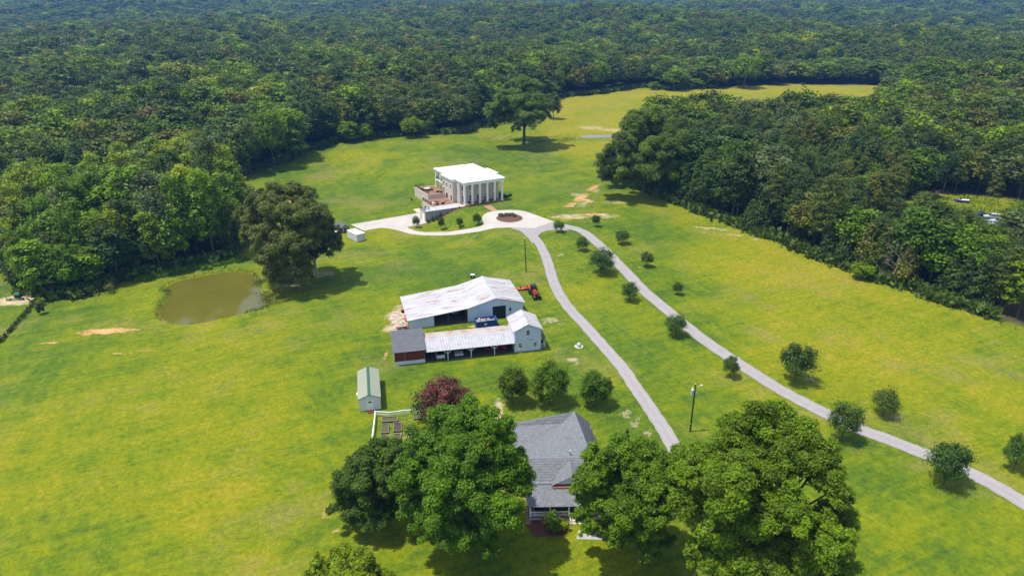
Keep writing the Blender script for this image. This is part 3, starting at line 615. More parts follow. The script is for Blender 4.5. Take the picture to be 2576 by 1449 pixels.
def hero(name,px,py,lobes,tone,label,seed,ls,dens,bark=BARK,extra=.7,sub=36,sr=.215,rm=1.2):
    """crown built from limbs-ends: each lobe is a leafy mass at its own place and depth round the trunk"""
    bx_,by_=G(px,py); z0=hgt(bx_,by_); rs=np.random.RandomState(seed)
    cxm=(min(l[0]-l[2] for l in lobes)+max(l[0]+l[2] for l in lobes))/2; cym=(min(l[1]-l[2] for l in lobes)+max(l[1]+l[2] for l in lobes))/2
    hw=(max(l[0]+l[2] for l in lobes)-min(l[0]-l[2] for l in lobes))/2; hh=(max(l[1]+l[2] for l in lobes)-min(l[1]-l[2] for l in lobes))/2
    def atdepth(px_,py_,y):
        xc=(px_-1288)/FP; yc=(py_-724.5)/FP; t=y/(ct-yc*st); return np.array([xc*t,y,CH+(-st-yc*ct)*t])
    Rw=hw/(FP/(by_*ct+(CH-12)*st)); taken.append((bx_,by_,Rw*.8)); C=[];RB=[]
    for (lx,ly,lr) in lobes:
        u=(lx-cxm)/hw; v=-(ly-cym)/hh; k=max(0,1-u*u-v*v)**.5
        y=by_+Rw*(.5*v-.55*k+.15*rs.normal()); p=atdepth(lx,ly,y); r=rm*lr/(FP/(y*ct+(CH-p[2])*st))
        p[2]=max(p[2],z0+r*.75); C.append(p); RB.append(r)
    n0=len(C)
    for i in range(int(n0*extra)):
        j=rs.randint(n0); f_=rs.uniform(.1,.35); p=atdepth(lobes[j][0]*(1-f_)+cxm*f_,lobes[j][1]*(1-f_)+cym*f_,2*by_+Rw*.1-C[j][1]+rs.normal()*.5); p[2]=max(z0+3,p[2]); C.append(p); RB.append(RB[j]*.9)
    C=np.array(C)-np.array([bx_,by_,z0]); RB=np.array(RB)
    # each lobe -> sub clumps on its upper and outer side
    SC_=[];SR=[];ST=[]
    for c,r in zip(C,RB):
        t=rs.normal()*.5
        for q in range(sub):
            d=rdir(rs,1)[0]; d[2]=d[2] if d[2]>-.5 else -d[2]; SC_.append(c+d*r*(.30+.78*rs.rand())); SR.append(r*sr*(.7+.6*rs.rand())); ST.append(t)
    SC_=np.array(SC_);SR=np.array(SR);ST=np.array(ST); cnt_=(dens*1.35*SR**2).astype(int)+14; k=np.repeat(np.arange(len(SR)),cnt_); n=len(k)
    d=rdir(rs,n); d[:,2]=np.where((d[:,2]<-.3)&(rs.rand(n)<.7),-d[:,2],d[:,2]); rad=SR[k]*(.2+1.45*rs.rand(n)**1.15)
    P=SC_[k]+d*rad[:,None]*np.array([1,1,.85]); out=P-np.array([0,0,C[:,2].mean()*.7]); out/=np.linalg.norm(out,axis=1,keepdims=True)
    Nn=d*.8+out*.3+np.array([0,0,.45])+rs.normal(size=(n,3))*.5; Nn/=np.linalg.norm(Nn,axis=1,keepdims=True)
    tn=np.clip(.5+.14*ST[k]+.14*rs.normal(size=len(SR))[k]+.22*rs.normal(size=n),0,1)
    me=leaf_mesh('crown',P,Nn,ls,tn,LEAF,None,rs,.55); H=(C[:,2]+RB).max(); mb=MB(); q=random.Random(seed)
    rt=H*.022; th=H*.30; mb.tube((0,0,-.3),(0,0,.5),rt*1.6,rt*1.05,9,False); mb.tube((0,0,.5),(.1,0,th),rt*1.05,rt*.85,9,False)
    for c,r in zip(C,RB):
        f=q.uniform(.75,1.1); s0=Vector((.1,0,th*f)) if f<=1 else Vector((.1,0,th)); e=Vector(c); m_=s0.lerp(e,.45)+Vector((q.uniform(-.5,.5),q.uniform(-.5,.5),q.uniform(.2,1.2)))
        mb.tube(s0,m_,rt*.45,rt*.28,6,False); mb.tube(m_,e,rt*.28,rt*.12,5,False)
        for _ in range(3): mb.tube(m_.lerp(e,q.uniform(.3,.9)),e+Vector((q.uniform(-1,1),q.uniform(-1,1),q.uniform(-.3,.9)))*r*.8,rt*.12,rt*.04,4,False)
    tm=D.meshes.new('trunk'); tm.from_pydata(mb.v,[],mb.f); tm.materials.append(bark)
    return tree_obj(name,me,tm,(bx_,by_,z0),0,1,tone,label,'tree')
hero('pecan_tree',1165,1365,[(1185,1062,50),(1115,1085,46),(1065,1135,48),(1050,1215,44),(1055,1290,38),(1100,1335,42),(1150,1352,42),(1215,1340,48),(1268,1300,44),(1290,1215,46),(1255,1140,50),(1160,1150,52),(1185,1235,55),(1240,1082,40),(1115,1225,52),(1140,1050,26),(1225,1270,40),(1120,1290,36),(1205,1190,36),(1300,1165,30)],(.080,.150,.010),'huge rounded shade tree left of the grey roofed farmhouse',101,.17,760)
hero('pecan_tree',1915,1455,[(1700,1160,30),(1755,1180,50),(1850,1098,48),(1912,1060,42),(1962,1068,42),(2018,1112,42),(2062,1160,44),(2092,1235,44),(2112,1302,40),(2085,1370,46),(2100,1430,42),(2005,1420,48),(1925,1440,50),(1845,1420,46),(1785,1350,48),(1742,1270,46),(1830,1245,55),(1925,1195,52),(1985,1300,50),(1900,1330,55),(1818,1160,42),(1990,1175,40),(1870,1180,36),(1765,1400,36),(1945,1120,36),(2040,1330,36),(1720,1210,30),(1850,1300,40),(1880,1255,44),(1935,1275,40),(1965,1235,34),(1800,1210,34),(1955,1380,40),(1880,1390,40)],(.084,.158,.010),'widest shade tree at the bottom right, near the asphalt drive',102,.175,740)
hero('pecan_tree',1590,1372,[(1498,1158,34),(1556,1142,36),(1618,1150,38),(1662,1192,38),(1482,1212,32),(1550,1210,44),(1622,1240,46),(1502,1272,36),(1562,1300,42),(1640,1310,44),(1690,1262,34),(1600,1360,36),(1536,1342,26),(1660,1370,32),(1480,1330,20),(1455,1240,18),(1455,1300,16),(1590,1190,30)],(.086,.156,.011),'leafy shade tree overhanging the right side of the farmhouse porch',103,.16,800)
hero('pecan_tree',878,1640,[(805,1432,26),(860,1400,28),(905,1422,32),(828,1462,36),(945,1455,26),(880,1465,46),(780,1465,32),(972,1470,24),(900,1520,60),(820,1530,50),(960,1530,40)],(.115,.180,.010),'treetop cut off by the bottom edge of the photo, below the dark bushy tree',104,.165,760)
hero('holly_tree',935,1300,[(960,1140,34),(1000,1150,28),(912,1170,36),(882,1220,36),(868,1272,32),(930,1225,46),(990,1215,38),(1012,1170,24),(895,1300,28),(945,1300,32),(985,1280,32),(950,1260,34),(1000,1130,20)],(.056,.098,.012),'dense dark bushy tree with foliage to the ground beside the raised garden beds',105,.16,900,extra=.4)
hand('cedar_tree','cone',1573,1140,1078,22,'dark','thin sparse conifer poking up behind the shade tree right of the farmhouse roof',seed=3,fine=(60,.16),nb=16,rbx=.4)
hand('shrub','round',1388,1338,1290,46,'mid','small round shrub in front of the farmhouse porch railing','shrub',seed=107,fine=(110,.14),nb=20,zb=0,trunk=False)
hand('shrub','round',1412,1332,1308,38,'lime','low yellow green shrub beside the farmhouse porch steps','shrub',seed=108,fine=(80,.13),nb=14,zb=0,trunk=False)
hand('shrub','round',1098,1060,986,110,(.03,.055,.018),'dark green shrub in front of the pink flowering tree','shrub',seed=109,fine=(200,.2),nb=26,zb=.02,trunk=False)
# pink crape myrtle
x,y,H=hpx(1130,1075,953); Rr=67/ppm(x,y,4); taken.append((x,y,Rr))
def bf(P,rs,k):
    hz=(P[:,2]/P[:,2].max()); n=len(P); f=rs.rand(k.max()+1)[k]
    return ((hz>.42)&(rs.rand(n)<np.where(f>.6,.68,.25)+(hz-.6)*.35)).astype(float)*(.6+.4*rs.rand(n))
cr,C=crown('crown',110,H,Rr,.05,46,330,.2,'round',.28,BLOOM,bf)
tree_obj('crape_myrtle',cr,trunk_mesh('trunk',H,C,.12,.1,PBARK,7,12,4),on(x,y),0,1,(.075,.062,.022),'round tree covered with pink blossom behind the garden beds','tree')
# three orchard-like trees behind the farmhouse
for i,(bx_,by_,ty,w,l) in enumerate([(35,925,745,150,'left one of three dark round trees between the carport shed and the farmhouse'),(215,925,738,182,'middle and widest of three dark round trees between the carport shed and the farmhouse'),(432,935,782,155,'right one of three dark round trees, beside the worn gravel strip by the road')]):
    a,b=Z4(bx_,by_); hand('shade_tree','round',a,b,Z4(0,ty)[1],w/1.918,'mid',l,'tree','three round trees behind the farmhouse',seed=120+i,fine=(360,.15),nb=48,rbx=.28,zb=.02)
# drive-side oaks
RT=[]
for i in range(4):
    me,C=crown('crown',130+i,5.,2.4,[.1,.14,.06,.12][i],40,170,.115,'round',.31)
    RT.append((me,trunk_mesh('trunk',5.,C,.11,.1,BARK,7,10,i),5.,2.4))
LR=[(258,104,48,52,'small twin-crowned tree where the asphalt meets the pale turning circle','bright'),
 (437,78,20,42,'farthest small tree on the right lawn, beside bare sandy ground',''),
 (370,194,125,64,'small round tree on the grass between the two asphalt lanes, nearest the circle',''),
 (563,162,95,72,'small round tree on the right lawn, second from the turning circle',''),
 (465,303,192,124,'largest round tree on the grass wedge between the two asphalt lanes',''),
 (682,272,200,62,'small round tree on the right lawn with bare sandy soil at its foot',''),
 (598,436,345,84,'round tree hard against the left edge of the drive, level with the red tractor',''),
 (830,405,345,50,'smallest lollipop tree, on the right lawn level with the barn',''),
 (820,604,507,102,'round tree left of the drive, level with the two-storey shed',''),
 (1083,803,707,80,'small round tree left of the drive, above the utility pole lamp',''),
 (1397,822,648,172,'widest tree on the right lawn, with a tan worn ring on its right side',''),
 (1820,988,868,128,'round tree on the right lawn with bare pinkish soil on both sides',''),
 (1623,1108,940,148,'round tree covering the left edge of the drive, just right of the widest shade tree',''),
 (2113,1318,1140,190,'round tree covering the left edge of the drive, nearest the bottom right corner',''),
 (2450,1250,1087,132,'round tree at the right edge of the photo, right of the drive','')]
for i,(bx_,by_,ty,w,l,tn) in enumerate(LR):
    a,b=Z4(bx_,by_-5); x,y,H=hpx(a,b,Z4(0,ty)[1]); Rr=w/1.918/2/ppm(x,y,H*.5)*1.04; cr,tr,h0,r0=RT[i%4]; taken.append((x,y,Rr))
    tree_obj('young_oak',cr,tr,on(x,y),i*1.3,(Rr/r0,Rr/r0,H/h0*1.05),[(.060,.110,.022),(.052,.095,.018),(.070,.120,.022)][i%3] if not tn else (.07,.12,.02),l,'tree','young round trees planted along the drive')
for i,(bx_,by_,ty,w,l) in enumerate([(760,783,670,78,'young tree beside the parking apron, leftmost on the grass slope below the mansion'),(1013,803,680,76,'young tree second from the left on the grass slope below the mansion'),(1197,783,680,74,'young tree third from the left on the grass slope below the mansion, lowest crown'),(1372,760,640,90,'young tree nearest the turning circle on the grass slope below the mansion')]):
    a,b=Z1(bx_,by_); x,y,H=hpx(a,b,Z1(0,ty)[1]); Rr=w/4.02/2/ppm(x,y,H*.5); cr,tr,h0,r0=RT[i]
    tree_obj('young_oak',cr,tr,on(x,y),i*2.,(Rr/r0,Rr/r0,H/h0),(.055,.1,.02),l,'tree','young trees on the slope below the mansion')
for i,(bx_,by_,ty,w) in enumerate([(880,737,700,30),(928,722,672,32),(968,706,655,26),(1008,680,632,30)]):
    a,b=Z1(bx_,by_); x,y,H=hpx(a,b,Z1(0,ty)[1]); Rr=w/4.02/2/ppm(x,y,H*.5); cr,tr,h0,r0=CD[i%2]
    tree_obj('cone_shrub',cr,None,on(x,y),i,(Rr/r0,Rr/r0,H/h0),(.035,.06,.03),['shortest cone shrub at the low corner of the terrace wall','second cone shrub from the low corner of the terrace wall','third cone shrub along the terrace wall, slimmest','fourth cone shrub along the terrace wall, highest up the slope'][i],'shrub','cone shrubs against the terrace wall')
# big specimen trees
hand('oak_tree','round',1392,300,238,40,(.055,.08,.024),'small tree just behind the right side of the lone meadow oak',seed=2)
hero('oak_tree',1318,364,[(1318,222,24),(1290,232,22),(1345,235,22),(1262,258,24),(1300,262,26),(1340,268,26),(1372,262,20),(1392,252,14),(1240,280,18),(1250,302,18),(1280,300,22),(1320,300,24),(1355,300,18),(1238,318,10),(1372,290,12),(1300,325,12)],(.100,.150,.026),'big spreading oak standing alone in the far meadow with a bare trunk',140,.27,330,extra=.5,rm=1.15,sub=26,sr=.24)
hero('oak_tree',1620,484,[(1625,312,34),(1590,335,32),(1660,330,34),(1690,370,34),(1560,370,32),(1615,380,38),(1535,410,28),(1580,425,32),(1640,430,36),(1690,430,32),(1525,445,20),(1560,455,20),(1670,380,30),(1605,455,20),(1650,300,22)],(.078,.128,.018),'big dark oak at the left tip of the pine wood, trunk bare at its foot',141,.28,330,extra=.5,rm=1.15,sub=26,sr=.24)
hero('oak_tree',735,712,[(690,492,26),(735,490,28),(772,500,26),(650,520,28),(700,545,36),(750,555,38),(790,545,30),(640,560,26),(625,590,22),(670,600,30),(720,620,38),(770,610,34),(690,650,30),(730,670,32),(700,690,22),(755,665,24),(670,655,22),(690,685,24),(760,690,22),(722,698,24),(740,640,30),(610,545,16),(800,590,24)],(.092,.125,.024),'huge dark oak beside the pond with foliage nearly to the ground',142,.22,420,extra=.5,rm=1.22,sub=28,sr=.23)
hero('oak_tree',795,692,[(800,560,26),(825,590,24),(790,600,28),(830,620,22),(845,605,16),(800,635,22),(775,630,20),(820,560,18),(760,585,20)],(.078,.110,.022),'tree with a pale bare trunk leaning against the dark pond oak',143,.22,420,bark=PBARK,extra=.4,rm=1.22,sub=28,sr=.23)
hand('oak_tree','round',650,585,478,150,(.045,.062,.022),'loose crowned tree between the pond oak and the wood, dirt showing through it',seed=144,fine=(110,.36),nb=36,rbx=.24,zb=.2)
# notable edge trees of the left wood
for i,(k,px,py,ty,w,tn,l) in enumerate([
 ('round',343,560,372,120,'lime','bright lime green tree, tallest of the near wood left of the pond oak'),
 ('round',158,560,400,125,'bright','bright green dome shaped tree at the left behind the pond wood'),
 ('round',343,640,496,46,'gold','small golden yellow crown in the middle of the wood behind the pond'),
 ('round',540,650,415,88,'bright','tall bright green tree at the right end of the wood behind the pond'),
 ('round',470,655,428,95,'bright','tall green tree left of the rightmost tree of the pond wood'),
 ('round',410,660,470,110,'mid','tall mid green tree in the pond wood above the fallen log'),
 ('round',585,640,480,80,'mid','mid green tree at the right tip of the pond wood, next to the oak'),
 ('round',112,745,596,100,'bright','broad bright green tree at the left front corner of the pond wood'),
 ('round',172,742,610,90,'bright','bright green tree right of the one at the left front corner of the pond wood'),
 ('round',238,722,613,105,'bright','bright green tree above the small bush shadow, front row of the pond wood'),
 ('round',40,680,520,130,'greygreen','grey green tree at the left border above the green implement'),
 ('round',190,735,640,90,'dark','low dark tree between the two bright front trees of the pond wood'),
 ('round',65,725,640,80,'dark','dark low tree at the far left front of the wood'),
 ('round',300,705,560,110,'dark','dark tree at the left of the fallen log, front row'),
 ('round',355,690,575,90,'dark','dark slim tree in the shaded front row above the reeds'),
 ('round',300,640,455,120,'bright','broad bright tree in the centre of the pond wood'),
 ('round',225,620,440,120,'mid','broad mid green tree in the left centre of the pond wood'),
 ('round',120,660,500,120,'mid','wide mid green tree in the left half of the pond wood'),
 ('round',690,425,250,85,'bright','tall bright tree at the meadow corner with a long bare trunk'),
 ('round',745,405,268,80,'bright','bright tree with a thin trunk at the left corner of the far meadow'),
 ('round',630,440,306,80,'mid','mid green tree on the meadow edge left of the tall bright pair'),
 ('round',500,480,348,80,'greygreen','pale grey green feathery tree between the pond wood and the meadow corner'),
 ('round',1040,346,290,60,'bright','round bright bush tree on the far meadow edge'),
 ('round',880,358,303,55,'bright','light green round tree on the meadow edge left of the bush trees'),
 ('round',920,352,308,50,'bright','second light green bush tree on the meadow edge'),
 ('round',1083,338,296,30,'mid','slim small tree on the far meadow edge'),
 ('round',1695,228,163,65,'bright','bright rounded tree standing forward at the back of the yellow field'),
 ('round',1745,222,196,60,'bright','low bright thicket at the back of the yellow field'),
 ('round',1645,226,205,30,'bright','tiny bright bush at the left back of the yellow field'),
 ('round',2020,218,208,12,'mid','tiny lone tree in the back of the yellow field'),
 ('round',1870,222,130,75,'bright','pale green tall tree behind the yellow field'),
 ('round',1640,360,258,75,'bright','pale green tree at the far left end of the pine wood'),
 ('round',1745,375,250,90,'lime','yellow green tree in the back row of the pine wood'),
 ('round',2165,700,662,60,'bright','bright green broadleaf bush at the fence in front of the pine wood')]):
    hand('broadleaf_tree',k,px,py,ty,w,tn,l,seed=i)
# bare dead trees
def dead_tree(px,py,ty,label):
    x,y,H=hpx(px,py,ty); taken.append((x,y,2)); q=random.Random(px); t=empty('dead_tree',on(x,y),0,label,'tree'); mb=MB()
    def br(p,d,l,r,n):
        e=p+d*l; mb.tube(p,e,r,r*.6,5,False)
        if n==0: return
        for _ in range(3 if n>1 else 3):
            nd_=(d+Vector((q.uniform(-1,1),q.uniform(-1,1),q.uniform(-.25,.6)))*.8).normalized(); br(p+(e-p)*q.uniform(.45,1),nd_,l*q.uniform(.5,.8),r*.55,n-1)
    for k in range(7):
        br(Vector((0,0,H*.1*k)),Vector((q.uniform(-.9,.9),q.uniform(-.9,.9),.6)).normalized(),H*.2,.1,3)
    mb.build('branches',DEADW,t); m2=MB(); m2.tube((0,0,-.2),(.2,.1,H*.9),.25,.06,7); m2.build('trunk',DEADW,t)
dead_tree(2245,712,600,'bare grey dead tree at the fence in the middle of the pine wood edge')
dead_tree(2215,690,590,'bare grey dead tree just left of the other dead tree in the pine wood')
dead_tree(1130,300,232,'bare grey dead tree sticking out of the far wood above the mansion')
dead_tree(1850,450,395,'bare grey dead tree inside the near part of the pine wood')
dead_tree(2075,640,560,'grey leafless tree at the fence left of the bright broadleaf bush')
dead_tree(620,440,368,'bare tree at the shaded left corner of the far meadow')
# forest
def viewable(x,y,pad=1.): return y>20 and abs(x)/(y*ct+CH*st-8)<.75*1.0+.06*pad
fx=[]
def scatter(r0,r1,sp):
    y=r0*.5
    j=0
    while y<r1:
        x=-y*.95-60-(sp/2 if j%2 else 0)
        while x<y*.95+60:
            a=x+rnd.uniform(-.36,.36)*sp; b=y+rnd.uniform(-.36,.36)*sp; r=math.hypot(a,b)
            if r0<=r<r1 and viewable(a,b): fx.append((a,b,sp))
            x+=sp
        y+=sp*.87; j+=1
scatter(110,420,5.3); scatter(420,800,8.0); scatter(800,1400,9.5); scatter(1400,3600,15.)
HOLES=[(695,66,16),(1185,10,45)]
holes=[(G(a,b),c) for a,b,c in HOLES]
ind=[];far=[]
for x,y,sp in fx:
    r=math.hypot(x,y)
    if r<640 and y<600:
        s=sdist(MEADOW,x,y)
        if s<1.6: continue
        if 80<x<230 and sdist(CLEAR,x,y)<1.5: continue
    if any(math.hypot(x-c[0][0],y-c[0][1])<c[1] for c in holes): continue
    if r<420 and any((x-a)**2+(y-b)**2<(c*.55)**2 for a,b,c in taken): continue
    left=x<25 or y>330
    if r<420 and left and rnd.random()<.24: continue
    k,t=stand(x,y,left); edge=r<640 and y<600 and s<7
    if edge and not left and rnd.random()<.45: k='cedar'
    if k!='broad' and t not in ('pine','pinelight','olive'): t='pine'
    wd=rnd.choice((.72,.85,1.,1.1,1.3,1.55)); hs=rnd.uniform(.72,1.15)*(1+.3*lf(x,y,.02,5))*(.93+.1*wd)
    if k!='broad': wd=.8+.25*wd*(.62 if edge and rnd.random()<.5 else 1)
    if k=='cedar': hs*=1.05
    zc=y*ct+CH*st; px=1288+FP*x/zc; py=724.5+FP*(-y*st+CH*ct)/zc
    if 1650<px<2260 and py<350 and y<620: hs*=.78
    if 2400<px<2580 and 580<py<770: hs*=rnd.uniform(.36,.6) if py<690 else rnd.uniform(.5,.75); wd=min(wd,.8)
    if 2180<px<2430 and 640<py<690: hs*=.8
    (ind if r<420 else far).append((r,x,y,k,t,hs,sp,px,py,wd))
ind.sort(); 
nB=nP=nC=0
def region(x,y,r,k,t,px,py,hs):
    w={'dark':'dark green','mid':'green','bright':'bright green','lime':'lime green','greygreen':'grey green','olive':'olive','pine':'blackish','pinelight':'light green','brown':'brownish','gold':'yellow'}[t]
    kk={'broad':'broadleaf tree','pine':'pine','cedar':'cone cedar'}[k]
    sz='tall ' if hs>1.05 else ('low ' if hs<.8 else '')
    if x<25:
        if py>560: pl='wood behind the pond, '+('left end' if px<120 else 'left part' if px<300 else 'middle' if px<450 else 'right end')
        elif px<250: pl='left border forest beyond the pond wood'
        elif py>420: pl='forest between pond wood and meadow'
        elif px<650: pl='forest left of the meadow'
        else: pl='forest edge behind the mansion meadow'
    else:
        if py<400 and px<2000: pl='pine wood back row facing the yellow field'
        elif px>2300: pl='pine wood in front of the car clearing' if py>570 else 'pine wood behind the car clearing'
        elif px>1950: pl='middle of the pine wood' if py<560 else 'pine wood along the lawn fence'
        else: pl='left end of the pine wood'
    return f'{sz}{w} {kk} in the {pl}',f'{sz}{w} {kk}s in the {pl}'
PC={'broad':('broadleaf_tree',BR,'broadleaf tree'),'pine':('pine_tree',PN,'pine'),'cedar':('cedar_tree',CD,'cedar')}
cnt={'broad':0,'pine':0,'cedar':0}; lim={'broad':260,'pine':298,'cedar':240}
for e in ind:
    r,x,y,k,t,hs,sp,px,py,wd=e
    if cnt[k]>=lim[k] or px<-25 or px>2600 or y*ct-(-CH)*st<0: far.append(e); continue
    cnt[k]+=1; nm,pool,cat=PC[k]; cr,tr,h0,r0=pool[rnd.randrange(len(pool))]; l,g=region(x,y,r,k,t,px,py,hs)
    f=(1.25 if k=='broad' else 1.08 if k=='pine' else 1.1)*wd*(.88 if px<620 and py>380 else 1); c=TONES[t]; q=rnd.uniform(.88,1.14)
    tree_obj(nm,cr,tr,on(x,y,-.2),rnd.uniform(0,6.28),(hs*.25+.80*f,hs*.25+.80*f,hs),tuple(v*q for v in c),l,cat,g)
# the rest of the wood: one object, trees scattered on its points
pcol=D.collections.new('forest_tree_kinds')
names=[];order=[]
kinds=[('broad',i,t) for t in ('dark','mid','bright','lime','greygreen','olive','brown') for i in range(3)]+[('pine',i,t) for t in ('pine','pinelight','olive') for i in range(2)]+[('cedar',0,'pine'),('cedar',0,'olive'),('cedar',0,'greygreen')]
LOW={}
for i,(H,Rr,zb,nb,fl) in enumerate([(20,5.2,.15,34,1),(22,4.8,.2,34,1.05),(17,5.7,.15,30,.85)]):
    me,C=crown('crown',240+i,H,Rr,zb,nb,55,.5,'round',.31,LEAF,None,fl); LOW['broad',i]=me
for i in range(2):
    me,C=crown('crown',250+i,19,3.9,.35,30,50,.46,'pine',.31,NEEDLE); LOW['pine',i]=me
me,C=crown('crown',255,13,3.2,.04,18,85,.42,'cone',.44,NEEDLE); LOW['cedar',0]=me
TM_={}
for n_,(k,i,t) in enumerate(kinds):
    me=LOW[k,i].copy(); me.materials.clear(); tm=TM_.get((k=='broad',t))
    if tm is None: tm=TM_[k=='broad',t]=foliage('leaves '+t if k=='broad' else 'needles '+t,0.48 if k=='broad' else .42,None,.3 if k=='broad' else .15,tuple(v*g_ for v,g_ in zip(TONES[t],(1.05,.98,.82))))
    me.materials.append(tm); o=D.objects.new('kind_%03d'%n_,me); pcol.objects.link(o); o.color=c4(TONES[t]); order.append((k,t))
idxof={}
for n_,(k,i,t) in enumerate(kinds): idxof.setdefault((k,t),[]).append(n_)
PV=[];PI=[];PS=[];PR=[]
for r,x,y,k,t,hs,sp,px,py,wd in far:
    c=idxof.get((k,t)) or idxof[k,'pine' if k!='broad' else 'mid']
    PV.append((x,y,hgt(x,y)-.2)); PI.append(c[rnd.randrange(len(c))])
    w=(sp/7.0)**.8*1.03 if sp>6.5 else 1.1; w*=(1.25 if k=='pine' else 1.1)*(wd if k=='broad' else 1)
    PS.append((w*rnd.uniform(.9,1.15),w*rnd.uniform(.9,1.15),hs*(1 if sp<10 else 1.1))); PR.append(rnd.uniform(0,6.28))
pm=D.meshes.new('forest'); pm.from_pydata(PV,[],[])
a=pm.attributes.new('kind_index','INT','POINT'); a.data.foreach_set('value',PI)
a=pm.attributes.new('size','FLOAT_VECTOR','POINT'); a.data.foreach_set('vector',[v for s in PS for v in s])
a=pm.attributes.new('turn','FLOAT','POINT'); a.data.foreach_set('value',PR)
fo=D.objects.new('forest',pm); COL.objects.link(fo)
tag(fo,'vast wood of broadleaf trees and pines stretching to the horizon behind the fields','forest',None,'stuff')
ng=D.node_groups.new('forest scatter','GeometryNodeTree')
ng.interface.new_socket('Geometry',in_out='INPUT',socket_type='NodeSocketGeometry'); ng.interface.new_socket('Geometry',in_out='OUTPUT',socket_type='NodeSocketGeometry')
N=ng.nodes; L=ng.links.new
gi=N.new('NodeGroupInput');go=N.new('NodeGroupOutput'); ip=N.new('GeometryNodeInstanceOnPoints'); ci=N.new('GeometryNodeCollectionInfo')
ci.inputs['Collection'].default_value=pcol; ci.inputs['Separate Children'].default_value=True; ci.inputs['Reset Children'].default_value=True
def na(n,dt): k=N.new('GeometryNodeInputNamedAttribute'); k.data_type=dt; k.inputs['Name'].default_value=n; return k.outputs['Attribute']
cx=N.new('ShaderNodeCombineXYZ'); L(na('turn','FLOAT'),cx.inputs[2])
L(gi.outputs[0],ip.inputs['Points']); L(ci.outputs[0],ip.inputs['Instance']); ip.inputs['Pick Instance'].default_value=True
L(na('kind_index','INT'),ip.inputs['Instance Index']); L(cx.outputs[0],ip.inputs['Rotation']); L(na('size','FLOAT_VECTOR'),ip.inputs['Scale']); L(ip.outputs[0],go.inputs[0])
md=fo.modifiers.new('scatter','NODES'); md.node_group=ng
print('forest individuals',cnt,'rest',len(far))
# undergrowth along the wood edge, reeds
def tuft_mesh(name,pts,h,w,mat,seed=1,tone=.5,n=10):
    rs=np.random.RandomState(seed); P=[];Nn=[];
    A=np.array(pts); k=np.repeat(np.arange(len(A)),n); m=len(k); base=A[k]+np.c_[rs.normal(size=(m,2))*w,np.zeros(m)]
    base[:,2]+=h*rs.random(m)*.8; Nn=rdir(rs,m); Nn[:,2]=np.abs(Nn[:,2])*.6; Nn/=np.linalg.norm(Nn,axis=1,keepdims=True)
    return leaf_mesh(name,base,Nn,h*.28,np.clip(tone+.25*rs.normal(size=m),0,1),mat,None,rs)
def stuff(name,me,color,label,cat):
    o=D.objects.new(name,me); COL.objects.link(o); o.color=c4(color); tag(o,label,cat,None,'stuff'); return o
pts=[]
for i in range(len(MEADOW)-7):
    a,b=MEADOW[i],MEADOW[(i+1)]
    if max(math.hypot(*a),math.hypot(*b))>560 or a[1]<90 or b[1]<90: continue
    l=math.hypot(b[0]-a[0],b[1]-a[1])
    for q in range(int(l/.7)):
        t=rnd.random(); o=rnd.uniform(-.4,3.4); nx_,ny_=(b[1]-a[1])/l,-(b[0]-a[0])/l
        for sg in (1,-1):
            x=a[0]+(b[0]-a[0])*t+nx_*o*sg; y=a[1]+(b[1]-a[1])*t+ny_*o*sg
            if sdist(MEADOW,x,y)>-.6: pts.append((x,y,hgt(x,y))); break
stuff('undergrowth',tuft_mesh('undergrowth',pts,3.2,1.0,LEAF,7,.5,26),(.075,.115,.02),'low dark undergrowth and brush along the foot of the woods','undergrowth')
pts=[]
for (a,b,n_,wd) in [((345,706),(420,692),110,1.3),((420,690),(505,668),150,1.8),((505,676),(605,652),150,2.0),((610,655),(618,652),8,.8)]:
    p,q=G(*a),G(*b)
    for i in range(n_):
        t=rnd.random(); x=p[0]+(q[0]-p[0])*t+rnd.gauss(0,wd*.5); y=p[1]+(q[1]-p[1])*t+rnd.gauss(0,wd*.6); pts.append((x,y,hgt(x,y)))
stuff('tall_grass',tuft_mesh('tall_grass',pts,1.1,.35,LEAF,8,.5,22),(.12,.20,.014),'band of tall bright green grass between the pond and the wood','grass')
pts=[]
for i in range(len(POND)):
    x,y=POND[i]; x2,y2=POND[(i+1)%len(POND)]
    for q in range(4):
        t=rnd.random(); a=x+(x2-x)*t; b=y+(y2-y)*t; f=1+rnd.uniform(.0,.035)
        a=pc[0]+(a-pc[0])*f; b=pc[1]+(b-pc[1])*f
        if rnd.random()<(.6 if a<pc[0]-9 or b>pc[1]+6 or a>pc[0]+12 else .1): pts.append((a,b,hgt(a,b)))
for c,rr,n_ in ((Zp(1215,1178),.9,12),(Zp(1930,1180),2.2,50),(Zp(1880,1110),1.6,30),(Zp(1940,1230),1.6,30)):
    x,y=G(*c)
    for i in range(n_): a,b=x+rnd.gauss(0,rr),y+rnd.gauss(0,rr*.7); pts.append((a,b,hgt(a,b)))
stuff('bank_weeds',tuft_mesh('bank_weeds',pts,.5,.55,LEAF,9,.5,16),(.085,.105,.025),'ragged weeds growing round the bank of the brown pond','weeds')
pts=[]
for i in range(90):
    a,b=G(rnd.uniform(1215,1420),rnd.uniform(345,362)) if i<60 else G(rnd.uniform(1400,1450),rnd.gauss(349,4)); pts.append((a,b,hgt(a,b)))
stuff('meadow_reeds',tuft_mesh('meadow_reeds',pts,.7,1.4,LEAF,10,.5,16),(.10,.17,.014),'rough darker reeds around the small pool beyond the lone oak','reeds')
pts=[]
for i in range(260):
    a,b=G(rnd.uniform(2330,2620),rnd.uniform(496,562))
    if inside(CLEAR,a,b): pts.append((a,b,hgt(a,b)))
stuff('clearing_weeds',tuft_mesh('clearing_weeds',pts,.9,1.4,LEAF,12,.5,16),(.11,.16,.015),'tall weeds in the clearing behind the parked cars','weeds')
